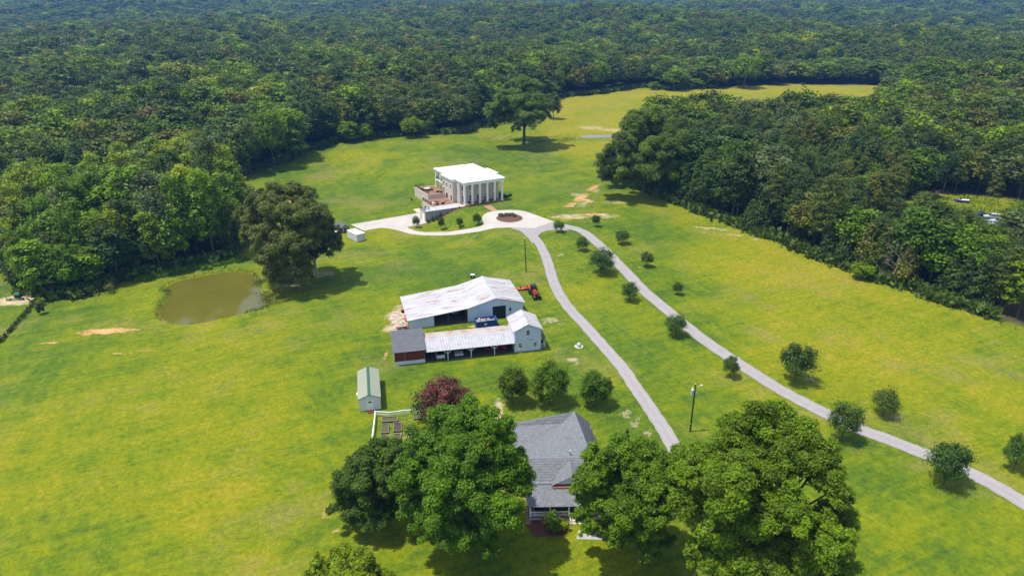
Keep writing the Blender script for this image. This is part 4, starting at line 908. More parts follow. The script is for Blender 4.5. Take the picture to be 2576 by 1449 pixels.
# ------------------------------------------------------------ shared building helpers
def text_part(s,size,mat,parent,loc,rot,ext=.02):
    cu=D.curves.new('t','FONT'); cu.body=s; cu.size=size; cu.extrude=ext; cu.align_x='CENTER'
    o=D.objects.new('tmp',cu); COL.objects.link(o); me=D.meshes.new_from_object(o.evaluated_get(bpy.context.evaluated_depsgraph_get())); D.objects.remove(o)
    me.materials.clear(); me.materials.append(mat); k=D.objects.new('lettering',me); COL.objects.link(k); k.parent=parent; k.location=loc; k.rotation_euler=rot; return k
def plane_T(p0,a,n,T=None):
    p0,a,n=Vector(p0),Vector(a).normalized(),Vector(n).normalized()
    def f(s,t,z):
        p=p0+a*s+n*t+Vector((0,0,z)); return T(*p) if T else tuple(p)
    return f
def window(parent,p0,a,n,w,h,T=None,nx=1,nz=1,fw=.09,fm=None,sill=True,name='window',glass=None):
    t=plane_T(p0,a,n,T); m=MB(t); fm=fm or WHITE
    m.box(-w/2-fw,-w/2,.003,.07,-fw,h+fw); m.box(w/2,w/2+fw,.003,.07,-fw,h+fw); m.box(-w/2,w/2,.003,.07,h,h+fw); m.box(-w/2,w/2,.003,.07,-fw,0)
    for i in range(1,nx): x=-w/2+w*i/nx; m.box(x-.025,x+.025,.03,.055,0,h)
    for i in range(1,nz): z=h*i/nz; m.box(-w/2,w/2,.032,.062,z-.03,z+.03)
    if sill: m.box(-w/2-fw-.05,w/2+fw+.05,.003,.13,-fw-.07,-fw-.003)
    o=m.build(name,fm,parent); g=MB(t); g.box(-w/2,w/2,.005,.03,0,h); g.build('pane',glass or GLASS,o); return o
def door(parent,p0,a,n,w,h,T=None,mat=None,fm=None):
    t=plane_T(p0,a,n,T); m=MB(t); fm=fm or WHITE
    m.box(-w/2,w/2,.004,.05,0,h); 
    for z0,z1 in ((.15,h*.42),(h*.5,h*.92)):
        for x0,x1 in ((-w*.38,-w*.06),(w*.06,w*.38)): m.box(x0,x1,.045,.065,z0,z1)
    o=m.build('door',mat or WHITE,parent); f=MB(t); f.box(-w/2-.1,-w/2,.003,.08,0,h+.1); f.box(w/2,w/2+.1,.003,.08,0,h+.1); f.box(-w/2,w/2,.003,.08,h,h+.1); f.build('door_frame',fm,o)
    k=MB(t); k.tube((w*.4,.05,h*.45),(w*.4,.12,h*.45),.035); k.build('handle',GALV,o); return o
def railing(parent,pts,h=1.05,mat=IRON,sp=.14,T=None,r=.024,bars=True,name='railing',every=2.2,balr=.018):
    m=MB(T)
    for (a,b) in zip(pts[:-1],pts[1:]):
        a=Vector(a);b=Vector(b);l=(b-a).length;d=(b-a)/l;u=Vector((0,0,1))
        m.tube(a+u*h,b+u*h,r*1.6,None,5); m.tube(a+u*.1,b+u*.1,r,None,4)
        n=max(1,round(l/every))
        for i in range(n+1): p=a+d*l*i/n; m.tube(p,p+u*(h+.05),r*2,None,5)
        if bars:
            n=int(l/sp)
            for i in range(1,n): p=a+d*l*i/n; m.tube(p+u*.1,p+u*h,balr,None,3,False)
    return m.build(name,mat,parent)
def frame3(FL,FR,BL):
    a=math.atan2(FR[1]-FL[1],FR[0]-FL[0]); return a,math.hypot(FR[0]-FL[0],FR[1]-FL[1]),math.hypot(BL[0]-FL[0],BL[1]-FL[1])
# ------------------------------------------------------------ mansion
TM=lambda u,v,z:(u-SHR*v,v,z)
man=empty('mansion',(MX,MY,.15),MA,'cream brick mansion with flat white roof and a portico of tall white columns','house')
foot=[(0,0),(16.4,0),(16.4,7.5),(17.9,7.5),(17.9,15.3),(16.4,15.3),(16.4,24),(0,24),(0,15.3),(-1.5,14.9),(-1.5,5.9),(0,5.8)]
def inset(P,d):
    out=[];n=len(P)
    for i in range(n):
        p0,p1,p2=Vector(P[i-1]),Vector(P[i]),Vector(P[(i+1)%n]); a=(p1-p0).normalized();b=(p2-p1).normalized()
        na_=Vector((-a.y,a.x));nb_=Vector((-b.y,b.x)); k=(na_+nb_)/(1+na_.dot(nb_)); out.append(tuple(p1+k*d))
    return out
m=MB(TM); m.prism(foot,8.12,8.52); m.build('roof',ROOFW,man)
m=MB(TM); m.prism(inset(foot,.18),7.80,8.118); m.prism(inset(foot,.42),7.3,7.798); m.build('cornice',WHITE,man)
body=[(.35,3.8),(15.9,3.8),(15.9,6.4),(17.2,6.4),(17.2,14.6),(15.9,14.6),(15.9,16),(.35,16),(.35,14.6),(-1.05,14.6),(-1.05,6.4),(.35,6.4)]
m=MB(TM); m.prism(body,-.6,7.298); m.build('wall',PALEB,man)
m=MB(TM); m.prism([(0,-.2),(16.2,-.2),(16.2,3.79),(0,3.79)],-.7,.0); m.build('portico_floor',TILE,man)
for i in range(6):
    u=.62+i*2.93; m=MB(TM); m.box(u-.42,u+.42,.05,.89,.0,.22); m.box(u-.3,u+.3,.17,.77,.22,6.95); m.box(u-.36,u+.36,.11,.83,6.95,7.1); m.box(u-.42,u+.42,.05,.89,7.1,7.297); m.build('column',WHITE,man)
for u,v in ((.7,23.3),(.7,19.5),(15.6,23.3),(8.,23.3)):
    m=MB(TM); m.box(u-.38,u+.38,v-.38,v+.38,1.5 if u<2 else -.5,1.7 if u<2 else -.2); m.box(u-.27,u+.27,v-.27,v+.27,1.7 if u<2 else -.2,7.297); m.build('rear_column',WHITE,man)
m=MB(TM); m.box(.3,15.9,16.01,22.9,4.15,4.5); m.build('rear_balcony',WHITE,man)
railing(man,[TM(.45,16.1,4.5),TM(.45,22.8,4.5),TM(8,22.8,4.5),TM(15.8,22.8,4.5)],name='balcony_railing')
for u in (1.75,4.6,11.0,13.9):
    window(man,(u,3.8,.35),(1,0,0),(0,-1,0),1.05,2.15,TM,1,2); window(man,(u,3.8,4.5),(1,0,0),(0,-1,0),1.05,1.75,TM,1,2)
window(man,(7.8,3.8,4.6),(1,0,0),(0,-1,0),.9,1.5,TM,1,2)
door(man,(7.8,3.8,.0),(1,0,0),(0,-1,0),1.3,2.7,TM,M('dark wood door',(.03,.018,.012),None,2))
for v in (8.0,10.7,13.2): window(man,(-1.05,v,4.5),(0,1,0),(-1,0,0),.95,1.75,TM,1,2)
for v in (7.6,10.9): window(man,(-1.05,v,.1),(0,1,0),(-1,0,0),1.2,2.3,TM,2,1,name='glazed_door',sill=False)
window(man,(-1.05,13.5,1.9),(0,1,0),(-1,0,0),1.0,1.9,TM,1,2)
for v in (8.0,10.7,13.2): window(man,(17.2,v,4.5),(0,1,0),(1,0,0),.95,1.75,TM,1,2); window(man,(17.2,v,.6),(0,1,0),(1,0,0),.95,1.9,TM,1,2)
for u,v,r,h in ((1.8,15.4,.16,.5),(3.6,16.5,.09,.9)):
    m=MB(TM); m.tube((u,v,8.5),(u,v,8.5+h),r,None,10); m.tube((u,v,8.5+h),(u,v,8.56+h),r*1.5,None,10); m.build('roof_vent',GALV,man)
ter=empty('terrace',(MX,MY,.15),MA,'two-level brick paved terrace on tall retaining walls along the left side of the mansion','terrace')
m=MB(TM); m.prism([(-14.8,-.3),(.0,-.3),(.0,3.6),(-1.06,3.9),(-14.8,3.9)],-4.4,-.06); m.build('retaining_wall',CONCW,ter,label='grey concrete front retaining wall')
m=MB(TM); m.prism([(-15,-.45),(.0,-.45),(.0,-.21),(-.003,3.9),(-1.06,4.15),(-15,4.15)],-.058,.02); m.build('walkway_slab',STRIP,ter)
m=MB(TM); m.prism([(-14.86,-.29),(-14.803,-.29),(-14.803,3.88),(-14.86,3.88)],-4.3,-.062); m.build('end_wall_facing',PALEB,ter)
m=MB(TM); m.prism([(-9.8,4.16),(-1.06,4.16),(-1.06,13.0),(-9.8,13.3)],-4.4,-.06); m.build('retaining_wall',PALEB,ter)
m=MB(TM); m.prism([(-9.75,4.17),(-1.06,4.17),(-1.06,12.98),(-9.75,13.2)],-.057,.018); m.build('lower_paving',TILE,ter)
m=MB(TM); m.prism([(-7.3,13.35),(-1.06,13.01),(-1.06,14.6),(.34,14.65),(.34,23.9),(-7.3,25.4)],-4.4,1.44); m.build('retaining_wall',PALEB,ter)
m=MB(TM); m.prism([(-7.1,13.5),(-1.08,13.2),(-1.08,14.63),(.30,14.68),(.30,23.7),(-7.1,25.2)],1.441,1.50); m.build('upper_paving',TILE,ter)
cop=[(-7.3,13.35),(-1.06,13.01)],[(-7.3,25.4),(-7.3,13.35)],[(.3,23.9),(-7.3,25.4)]
m=MB(TM); m.box(-7.38,-7.0,13.3,25.4,1.502,1.66); m.prism([(-7.0,13.25),(-1.06,12.93),(-1.06,13.25),(-7.0,13.6)],1.502,1.66); m.prism([(-7.0,25.1),(.3,23.7),(.3,24.0),(-7.0,25.45)],1.502,1.66); m.build('coping',COPE,ter)
for u,v in ((-9.6,13.1),(-9.6,4.45)):
    m=MB(TM); m.box(u-.3,u+.3,v-.3,v+.3,-4.2 if v>8 else -.05,1.15); m.box(u-.38,u+.38,v-.38,v+.38,1.151,1.35); 
    if v>8: m.lathe([(.1,1.35),(.16,1.5),(.12,1.75),(.02,1.85)],(u,v,0))
    m.build('pier',PALEB,ter)
railing(ter,[TM(-9.6,4.75,.02),TM(-9.6,12.8,.02)],T=None)
railing(ter,[TM(-7.05,13.6,1.66),TM(-7.05,25.1,1.66),TM(-3.8,24.6,1.66)])
railing(ter,[TM(-7.0,13.45,1.66),TM(-1.2,13.1,1.66)],bars=False)
railing(ter,[TM(-14.85,4.0,.02),TM(-14.85,-.3,.02)],bars=True)
railing(ter,[TM(-14.8,-.32,.02),TM(-.1,-.32,.02)],bars=False,r=.008)
railing(ter,[TM(-14.8,4.0,.02),TM(-9.9,4.0,.02)],bars=False,r=.01)
door(ter,(-14.86,1.2,-3.75),(0,1,0),(-1,0,0),1.5,2.4,TM); door(ter,(-14.86,3.1,-3.75),(0,1,0),(-1,0,0),.9,2.1,TM,PALEB,COPE)
def mloc(u,v,z=0): x,y=m2w(u,v); return Vector((x,y,z+.15))
def armchair(loc,rz,label,group):
    t=empty('armchair',loc,rz,label,'chair',group); m=MB(); m.box(-.42,.42,-.4,.4,.06,.36); m.box(-.42,.42,.28,.42,.36,.82); m.box(-.42,-.28,-.4,.28,.36,.6); m.box(.28,.42,-.4,.28,.36,.6); m.build('frame',WICKER,t,bevel=.02)
    m=MB(); m.box(-.27,.27,-.39,.26,.36,.5); m.build('seat_cushion',CUSH,t,bevel=.03); m=MB(); m.box(-.27,.27,.13,.275,.503,.86); m.build('back_cushion',CUSH,t,bevel=.03); return t
gl='dark wicker lounge armchairs on the lower terrace'
for u,v,rz,l in ((-7.6,5.4,2.7,'wicker armchair nearest the white walkway, on the lower terrace'),(-5.6,5.3,3.4,'right front wicker armchair on the lower terrace'),(-4.6,6.8,4.6,'wicker armchair nearest the mansion wall on the lower terrace'),(-6.3,8.4,.2,'wicker armchair at the back of the lower terrace lounge group')):
    armchair(mloc(u,v,.02),rz+MA,l,gl)
t=empty('sofa',mloc(-8.4,7.3,.02),MA+1.5,'dark wicker sofa with cream cushions next to the lower terrace railing','sofa')
m=MB(); m.box(-.95,.95,-.4,.4,.06,.36); m.box(-.95,.95,.28,.42,.36,.82); m.box(-.95,-.8,-.4,.28,.36,.6); m.box(.8,.95,-.4,.28,.36,.6); m.build('frame',WICKER,t,bevel=.02)
for x in (-.39,.39): m=MB(); m.box(x-.38,x+.38,-.39,.26,.36,.5); m.build('seat_cushion',CUSH,t,bevel=.03); m=MB(); m.box(x-.38,x+.38,.13,.275,.503,.86); m.build('back_cushion',CUSH,t,bevel=.03)
t=empty('coffee_table',mloc(-6.7,6.8,.02),MA,'low round table in the middle of the lower terrace lounge group','table'); m=MB(); m.lathe([(.1,0),(.1,.3),(.45,.31),(.45,.38)]); m.build('table_top',WICKER,t)
t=empty('dining_table',mloc(-4.6,20.2,1.5),MA,'large round dining table with pale top on the upper terrace','table'); m=MB(); m.lathe([(1.15,.7),(1.15,.76)],n=24); m.build('table_top',CUSH,t); m=MB(); m.lathe([(.4,0),(.12,.08),(.12,.6),(.35,.695)]); m.build('pedestal',WICKER,t)
for i in range(6):
    a=i*TAU/6+.3; p=mloc(-4.6+1.75*math.cos(a),20.2+1.75*math.sin(a),1.5)
    c=armchair(p,MA+a-math.pi/2,['dining armchair on the mansion side of the round terrace table','dining armchair behind the round terrace table, on the right','dining armchair behind the round terrace table, on the left','dining armchair on the outer side of the round terrace table','dining armchair in front of the round terrace table, on the left','dining armchair in front of the round terrace table, on the right'][i],'armchairs round the upper terrace dining table')
def closed_umbrella(u,v,z,mat,h,label,opened=0):
    t=empty('patio_umbrella',mloc(u,v,z),0,label,'umbrella'); m=MB(); m.lathe([(.32,0),(.32,.08),(.06,.1)]); m.build('base',IRON,t); m=MB(); m.tube((0,0,.08),(0,0,h),.03); m.build('pole',WHITE,t); m=MB(); m.lathe([(.30,h*.42),(.24,h*.55),(.16,h*.8),(.03,h*1.02)],n=10); m.build('canopy',mat,t)
closed_umbrella(-2.3,9.0,.02,MAROON,3.0,'folded maroon patio umbrella beside the mansion wall on the lower terrace')
closed_umbrella(-1.4,15.6,1.5,YELL,2.8,'folded yellow patio umbrella on the upper terrace near the mansion')
armchair(mloc(-1.6,14.4,1.5),MA+2,'dark chair under the yellow umbrella on the upper terrace','dark chairs under the yellow umbrella'); armchair(mloc(-2.6,15.6,1.5),MA+4,'second dark chair left of the yellow umbrella on the upper terrace','dark chairs under the yellow umbrella')
for i,(u,v,rz) in enumerate(((-13.9,1.6,1.),(-12.9,1.2,3.2),(-13.2,2.7,0.))):
    t=empty('patio_chair',mloc(u,v,.02),MA+rz,['black metal chair at the railed left end of the white walkway','black metal chair on the right of the walkway end group','black metal chair at the back of the walkway end group'][i],'chair','black metal chairs at the walkway end'); m=MB(); m.box(-.26,.26,-.26,.26,.42,.46); m.build('seat',IRON,t); m=MB(); m.box(-.26,.26,.22,.26,.5,.95); m.build('backrest',IRON,t)
    for x in (-.23,.23):
        for y in (-.23,.23): m=MB(); m.tube((x,y,0),(x,y,.42),.02,None,5); m.build('leg',IRON,t)
t=empty('planter',mloc(10.0,3.0,.0),0,'potted plant on the portico right of the front door','plant'); m=MB(); m.lathe([(.2,0),(.3,.5),(.26,.5)]); m.build('pot',TILE,t); 
me,C=crown('foliage',171,1.5,.4,.35,10,40,.1,'round',.4); o=D.objects.new('foliage',me); COL.objects.link(o); o.parent=t; o.color=c4((.05,.08,.02))
for i,(u,v) in enumerate(((2.9,1.9),(12.6,2.2))):
    t=empty('porch_chair',mloc(u,v,0),MA+math.pi,['dark chair on the portico between the first two columns','dark chair on the portico between the last two columns'][i],'chair','dark chairs on the portico'); m=MB(); m.box(-.35,.35,-.3,.3,.3,.42); m.build('seat',WICKER,t); m=MB(); m.box(-.35,.35,.25,.33,.42,1.); m.build('backrest',WICKER,t)
def shrub_row(name,pts,h,w,color,label,seed,n=60,cat='shrub',group=None,labels=None):
    me,C=crown('foliage',seed,h,w,.0,12,n,.13,'round',.42)
    for i,(x,y) in enumerate(pts):
        o=D.objects.new(name,me); COL.objects.link(o); o.location=on(x,y,.02); o.rotation_euler=(0,0,i*1.7); s=.8+.4*((i*37)%10)/10; o.scale=(s,s,s*.95); o.color=c4(color); tag(o,(labels[i] if labels else label),cat,group)
shrub_row('low_shrub',[m2w(1.5+i*.95,-.75) for i in range(12)],.55,.42,(.12,.11,.035),'small clipped shrub in the mulch along the portico front',180,group='clipped shrubs along the portico front')
shrub_row('low_shrub',[m2w(17.6+i*.8,3.2+.25*i) for i in range(5)]+[m2w(17.9,4.5+i*.9) for i in range(4)],.8,.5,(.03,.06,.025),'dark shrub round the right end of the mansion',181,group='dark shrubs at the right end of the mansion')
shrub_row('low_shrub',[m2w(-12.6+i*1.5,-.75) for i in range(8)],.35,.3,(.06,.07,.03),'tiny shrub in the mulch at the foot of the terrace wall',182,30,group='tiny shrubs at the foot of the terrace wall')
shrub_row('mounded_shrub',[G(*Z1(1610+i*19,676-9*(k%2)+4*math.sin(i))) for k in range(2) for i in range(8)],.9,.75,(.085,.09,.035),'bronze green shrub in the mulched island bed of the turning circle',183,70,group='bronze green shrubs in the island bed')
t=empty('trash_bin',on(*G(*Z1(712,512))),.3,'small black bin standing on the grass left of the terrace wall','bin'); m=MB(); m.lathe([(.22,0),(.3,.95)],n=4); m.build('body',IRON,t); m=MB(); m.lathe([(.34,.95),(.34,1.03),(.2,1.08)],n=4); m.build('lid',IRON,t)
# ------------------------------------------------------------ barn
TILT=0
bz=hgt(-10,150)
barn=empty('barn',(BARN[0],BARN[1],bz-.02),BA,'wide pale blue barn with a rust streaked white metal roof and an open bay','barn')
P0=[(0,2.35),(14.0,3.65),(20.8,5.45),(27.7,3.6)]
def zroof(x):
    for (a,za),(b,zb_) in zip(P0[:-1],P0[1:]):
        if x<=b: return za+(zb_-za)*(x-a)/(b-a)
    return P0[-1][1]
m=MB()
def wallseg(m,x0,x1,z0,y0,y1):
    xs=[x0]+[p[0] for p in P0 if x0<p[0]<x1]+[x1]; m.yprof([(x0,z0),(x1,z0)]+[(x,zroof(x)-.03) for x in xs[::-1]],y0,y1)
wallseg(m,0,5.9,0,0,.14); wallseg(m,14.0,20.1,0,0,.14); wallseg(m,20.1,23.4,3.25,0,.14); wallseg(m,23.4,27.7,0,0,.14); wallseg(m,0,27.7,0,12.86,13)
m.box(27.56,27.7,.142,12.858,0,3.55); m.build('wall',BSIDE,barn)
m=MB(); 
m.slab([(-.35,-.35,2.42),(14.0,-.35,3.74),(14.0,13.4,3.74),(-.35,13.4,2.42)],.07)
m.build('lean_to_roof',RUSTR,barn)
m=MB(); m.slab([(14.0,-.35,3.742),(20.8,-.35,5.56),(20.8,13.4,5.56),(14.0,13.4,3.742)],.07); m.slab([(20.8,-.35,5.56),(28.2,-.35,3.56),(28.2,13.4,3.56),(20.8,13.4,5.56)],.07); m.build('main_roof',RUSTR,barn)
m=MB(); m.slab([(20.5,-.4,5.50),(20.8,-.4,5.60),(20.8,13.45,5.60),(20.5,13.45,5.50)],.03); m.slab([(20.8,-.4,5.60),(21.1,-.4,5.50),(21.1,13.45,5.50),(20.8,13.45,5.60)],.03); m.build('ridge_cap',GALV,barn)
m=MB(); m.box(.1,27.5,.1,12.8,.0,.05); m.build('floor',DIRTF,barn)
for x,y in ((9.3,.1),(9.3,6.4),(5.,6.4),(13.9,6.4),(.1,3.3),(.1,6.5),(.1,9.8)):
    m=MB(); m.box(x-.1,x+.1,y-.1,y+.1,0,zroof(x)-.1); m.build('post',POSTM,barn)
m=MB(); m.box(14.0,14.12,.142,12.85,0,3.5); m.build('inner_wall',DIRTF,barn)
m=MB(); m.box(20.14,23.36,.02,.09,.0,3.24); m.build('doorway_shade_panel',M('painted doorway shade',(.012,.014,.02),None,1),barn)  # near-black sheet stands in for the shade inside the open doorway
for x in (24.35,24.62): m=MB(); m.lathe([(.07,0),(.13,.3),(.1,.7)],(x,-.07,1.65),8); m.build('door_handle',IRON,barn)
m=MB(); m.box(24.47,24.5,-.02,.0,.1,3.3); m.build('door_seam',GLASS,barn)
for k,(x,z) in enumerate([(0,0)]): 
    m=MB()
    for i in range(9): y=.4+i*1.5; m.box(-.05,.05,y,y+.16,.9+.05*(i%3),2.3)
    m.box(-.08,-.02,.2,12.9,1.2,1.35); m.build('side_boards',WOODG,barn)
bl_=lambda x,y,z=0:(BARN[0]+x*math.cos(BA)-y*math.sin(BA),BARN[1]+x*math.sin(BA)+y*math.cos(BA),bz+z)
# things in the barn bay
t=empty('trailer',bl_(11.6,5.0,.04),BA+.2,'pale machine parked deep inside the open barn bay','trailer'); m=MB(); m.box(-.8,.8,-1,1,.5,1.1); m.lathe([(.5,1.1),(.4,1.5),(.1,1.6)]); m.build('body',GALV,t,bevel=.08)
for x in (-.9,.9): m=MB(); m.tube((x-.1,0,.35),(x+.1,0,.35),.35,None,14); m.build('wheel',RUBBER,t)
# rubble and scrap left of the barn
rc=G(*Z2(270,760)); t=empty('rubble_pile',on(*rc),0,'spread of broken pale concrete slabs left of the barn','rubble'); 
m=MB(); q=random.Random(4)
for i in range(230):
    a,b=G(*Z2(q.triangular(180,400,300),q.triangular(640,905,770))); s=q.uniform(.15,.6); r=q.random()*6; z=hgt(a,b)-hgt(*rc)
    P=[(a-rc[0]+s*math.cos(r+k*TAU/5)*q.uniform(.6,1.1),b-rc[1]+s*math.sin(r+k*TAU/5)*q.uniform(.6,1.1)) for k in range(5)]; h=q.uniform(.05,.28); m.prism(P,[z-.02]*5,[z+h+q.uniform(-.06,.08) for _ in range(5)])
m.build('slabs',RUBBLE,t)
a,b=G(*Z2(345,862)); t=empty('harrow',on(a,b),BA,'rusty iron implement lying at the front corner of the barn','implement')
m=MB(); m.box(-1.6,1.6,-.1,.1,.4,.52); m.box(-1.4,1.5,-.8,-.7,.35,.45); m.box(-1.4,-1.3,-.8,.1,.35,.45); m.box(1.3,1.4,-.8,.1,.35,.45); m.build('frame',RUST,t)
m=MB()
for i in range(12): m.tube((-1.35+i*.25,-.5,.38),(-1.3+i*.25,-.5,.38),.34,None,12)
m.build('discs',RUST,t)
m=MB(); m.box(-.9,.9,.15,.7,.25,.42); m.build('wing',GALV,t)
a,b=G(*Z2(368,745)); t=empty('scraper_blade',on(a,b),BA+.1,'orange steel blade leaning by the left side of the barn','implement'); m=MB(); m.box(-.55,.55,-.4,.4,.1,.22); m.build('plate',ORGP,t); m=MB(); m.box(.1,.3,.4,1.5,.1,.25); m.build('arm',ORGP,t)
a,b=G(*Z2(345,665)); t=empty('garden_tiller',on(a,b),BA,'small dark machine with a red hood at the left side of the barn','machine'); m=MB(); m.box(-.35,.35,-.5,.5,.2,.55); m.build('frame',IRON,t); m=MB(); m.box(-.25,.25,-.35,.2,.552,.9); m.build('hood',REDP,t,bevel=.05)
for x in (-.42,.42): m=MB(); m.tube((x-.06,-.2,.28),(x+.06,-.2,.28),.28,None,12); m.build('wheel',RUBBER,t)
# dumpster
FL=G(*Z2(1262,876)); FR=G(*Z2(1522,843)); a=math.atan2(FR[1]-FL[1],FR[0]-FL[0]); w=math.hypot(FR[0]-FL[0],FR[1]-FL[1])
t=empty('dumpster',on(*FL,.1),a,'blue open-top dumpster full of pale debris in front of the barn','dumpster'); m=MB(); dd=2.3; hh=1.75
m.box(0,w,0,.08,.1,hh); m.box(0,w,dd-.08,dd,.1,hh); m.box(0,.08,.081,dd-.081,.1,hh); m.box(w-.08,w,.081,dd-.081,.1,hh); m.box(.1,w-.1,.1,dd-.1,.1,.2); m.build('body',BLUED,t)
m=MB(); m.box(-.06,w+.06,-.06,.1,hh+.001,hh+.1); m.box(-.06,w+.06,dd-.1,dd+.06,hh+.001,hh+.1); m.box(-.06,.1,.101,dd-.101,hh+.001,hh+.1); m.box(w-.1,w+.06,.101,dd-.101,hh+.001,hh+.1)
for i in range(1,5): m.box(i*w/5-.05,i*w/5+.05,-.05,-.002,.15,hh-.02) if i!=2 else None
m.build('rim',M('lighter blue rim',(.03,.10,.32),None,1),t)
m=MB(); m.box(w*.38,w*.38+.62,-.03,-.003,.75,1.25); sg=m.build('sign',WHITE,t); text_part('120',.3,IRON,sg,(w*.38+.31,-.035,.88),(R(90),0,0),.004)
for x in (.3,w-.3):
    for y in (.25,dd-.25): m=MB(); m.tube((x-.12,y,.1),(x+.12,y,.1),.14,None,10); m.build('roller',IRON,t)
m=MB(); q=random.Random(5)
for i in range(60):
    x,y=q.uniform(.2,w-.2),q.uniform(.2,dd-.3); s=q.uniform(.1,.4); z=q.uniform(.9,1.35)+.25*(1-x/w); m.prism([(x+s*math.cos(k*1.57+i)*q.uniform(.5,1.4),y+s*.6*math.sin(k*1.57+i)) for k in range(4)],z,[z+q.uniform(.1,.3) for _ in range(4)])
m.box(.1,w-.1,.1,dd-.1,.5,.95); m.build('debris',M('pale debris',(.6,.5,.45),(.45,.35,.28),3),t)
# ------------------------------------------------------------ shed row
RO=(-24.8,124.9); RA=R(12.); rz0=hgt(-10,128)
rl=lambda x,y,z=0:(RO[0]+x*math.cos(RA)-y*math.sin(RA),RO[1]+x*math.sin(RA)+y*math.cos(RA),rz0+z)
rs_=empty('red_shed',rl(0,0),RA,'dark red boarded shed with grey shingle roof at the left end of the shed row','shed')
m=MB(); m.yprof([(0,0),(6.4,0),(6.4,.85),(0,.85)],-.02,.15); m.box(0,.15,.151,7.4,0,.85); m.box(6.25,6.4,.151,7.4,0,.85); m.build('base_wall',BSIDE2,rs_)
m=MB(); m.box(.05,6.35,.03,.13,.851,3.3); m.xprof([(.131,.851),(7.35,.851),(7.35,3.45),(5.4,4.5),(.131,3.3)],.02,.12); m.xprof([(.131,.851),(7.35,.851),(7.35,3.45),(5.4,4.5),(.131,3.3)],6.28,6.38); m.box(.12,6.28,7.25,7.35,.1,3.4); m.build('board_wall',REDW,rs_)
m=MB(); m.box(2.05,2.3,-.03,.028,.85,3.3); m.box(-.02,.12,-.03,.028,.85,3.3); m.box(6.28,6.42,-.03,.028,.85,3.3); m.build('trim_post',WOODG,rs_)
m=MB(); m.slab([(-.35,-.45,3.30),(6.65,-.45,3.30),(6.65,5.4,4.72),(-.35,5.4,4.72)],.12); m.slab([(-.35,5.4,4.72),(6.65,5.4,4.72),(6.65,8.2,4.1),(-.35,8.2,4.1)],.12); m.build('roof',SHGD,rs_)
cp=empty('carport',rl(6.45,0),RA,'long open-fronted carport with white seamed metal roof and braced posts','carport')
w=19.5
m=MB(); m.slab([(.2,-.5,2.72),(w-.02,-.5,2.66),(w-.02,3.5,3.88),(.2,3.5,3.88)],.07); m.build('front_roof',SEAMR,cp)
m=MB(); m.slab([(.2,3.5,3.88),(w-.02,3.5,3.88),(w-.02,6.9,3.35),(.2,6.9,3.35)],.07); m.build('rear_roof',RUSTB,cp)
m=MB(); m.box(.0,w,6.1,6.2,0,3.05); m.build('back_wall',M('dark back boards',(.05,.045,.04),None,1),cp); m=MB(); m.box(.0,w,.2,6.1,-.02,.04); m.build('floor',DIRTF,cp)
m=MB(); m.box(.2,w-.05,-.12,.06,2.42,2.62); m.build('beam',BSIDE,cp)
for x in (4.85,9.9,15.0):
    m=MB(); m.box(x-.1,x+.1,-.1,.08,0,2.41); p=m.build('post',BSIDE,cp); m=MB()
    for s in (-1,1): m.add([(x+s*.1,-.07,1.55),(x+s*.1,.05,1.55),(x+s*.1,.05,1.75),(x+s*.1,-.07,1.75),(x+s*.95,-.07,2.4),(x+s*.95,.05,2.4),(x+s*.8,.05,2.415),(x+s*.8,-.07,2.415)],[(0,1,2,3),(4,7,6,5),(0,4,5,1),(1,5,6,2),(2,6,7,3),(3,7,4,0)])
    m.build('brace',BSIDE,p)
tw=empty('two_storey_shed',rl(25.95,0),RA,'narrow two-storey pale blue outbuilding with rusty gable roof, right of the carport','building')
m=MB(); m.yprof([(0,0),(5.9,0),(5.9,5.35),(2.95,6.75),(0,5.35)],0,6.8); m.build('wall',BSIDE,tw)
m=MB(); m.slab([(-.4,-.35,5.28),(2.95,-.35,6.90),(2.95,7.1,6.90),(-.4,7.1,5.28)],.08); m.slab([(2.95,-.35,6.90),(6.3,-.35,5.28),(6.3,7.1,5.28),(2.95,7.1,6.90)],.08); m.build('roof',RUSTR,tw)
m=MB(); m.box(-.03,5.93,-.03,-.002,-.05,.25); m.build('foundation',CONCW,tw)
window(tw,(2.95,0,4.1),(1,0,0),(0,-1,0),.72,1.15,None,1,2,.05); window(tw,(1.25,0,1.1),(1,0,0),(0,-1,0),.68,1.1,None,1,3,.05); window(tw,(4.6,0,1.1),(1,0,0),(0,-1,0),.68,1.1,None,1,3,.05)
text_part('7841',.36,M('grey blue numerals',(.12,.16,.22),None,1),tw,(3.75,-.01,2.75),(R(90),0,0))
m=MB(); m.slab([(5.92,.9,3.1),(7.2,.7,2.6),(7.2,4.6,2.6),(5.92,4.4,3.1)],.06); m.build('porch_roof',SHGD,tw)
m=MB(); m.box(5.92,7.2,.9,4.5,0,.12); m.build('porch_floor',WOODG,tw)
for y in (.95,4.45): m=MB(); m.box(7.05,7.15,y-.05,y+.05,.12,2.6); m.build('porch_post',WHITE,tw)
railing(tw,[(5.95,.95,.12),(7.1,.95,.12)],.9,WHITE,.16,name='porch_railing',balr=.02); railing(tw,[(7.1,.95,.12),(7.1,2.2,.12)],.9,WHITE,.16,name='porch_railing',balr=.02)
t=empty('grill',rl(32.6,1.9,.12),RA,'black barbecue grill on the small side porch of the two-storey shed','grill'); m=MB(); m.lathe([(.28,.7),(.33,.85),(.28,1.05),(.05,1.15)]); m.build('bowl',IRON,t)
for k in range(3): m=MB(); m.tube((.3*math.cos(k*2.1),.3*math.sin(k*2.1),0),(.15*math.cos(k*2.1),.15*math.sin(k*2.1),.75),.02); m.build('leg',IRON,t)
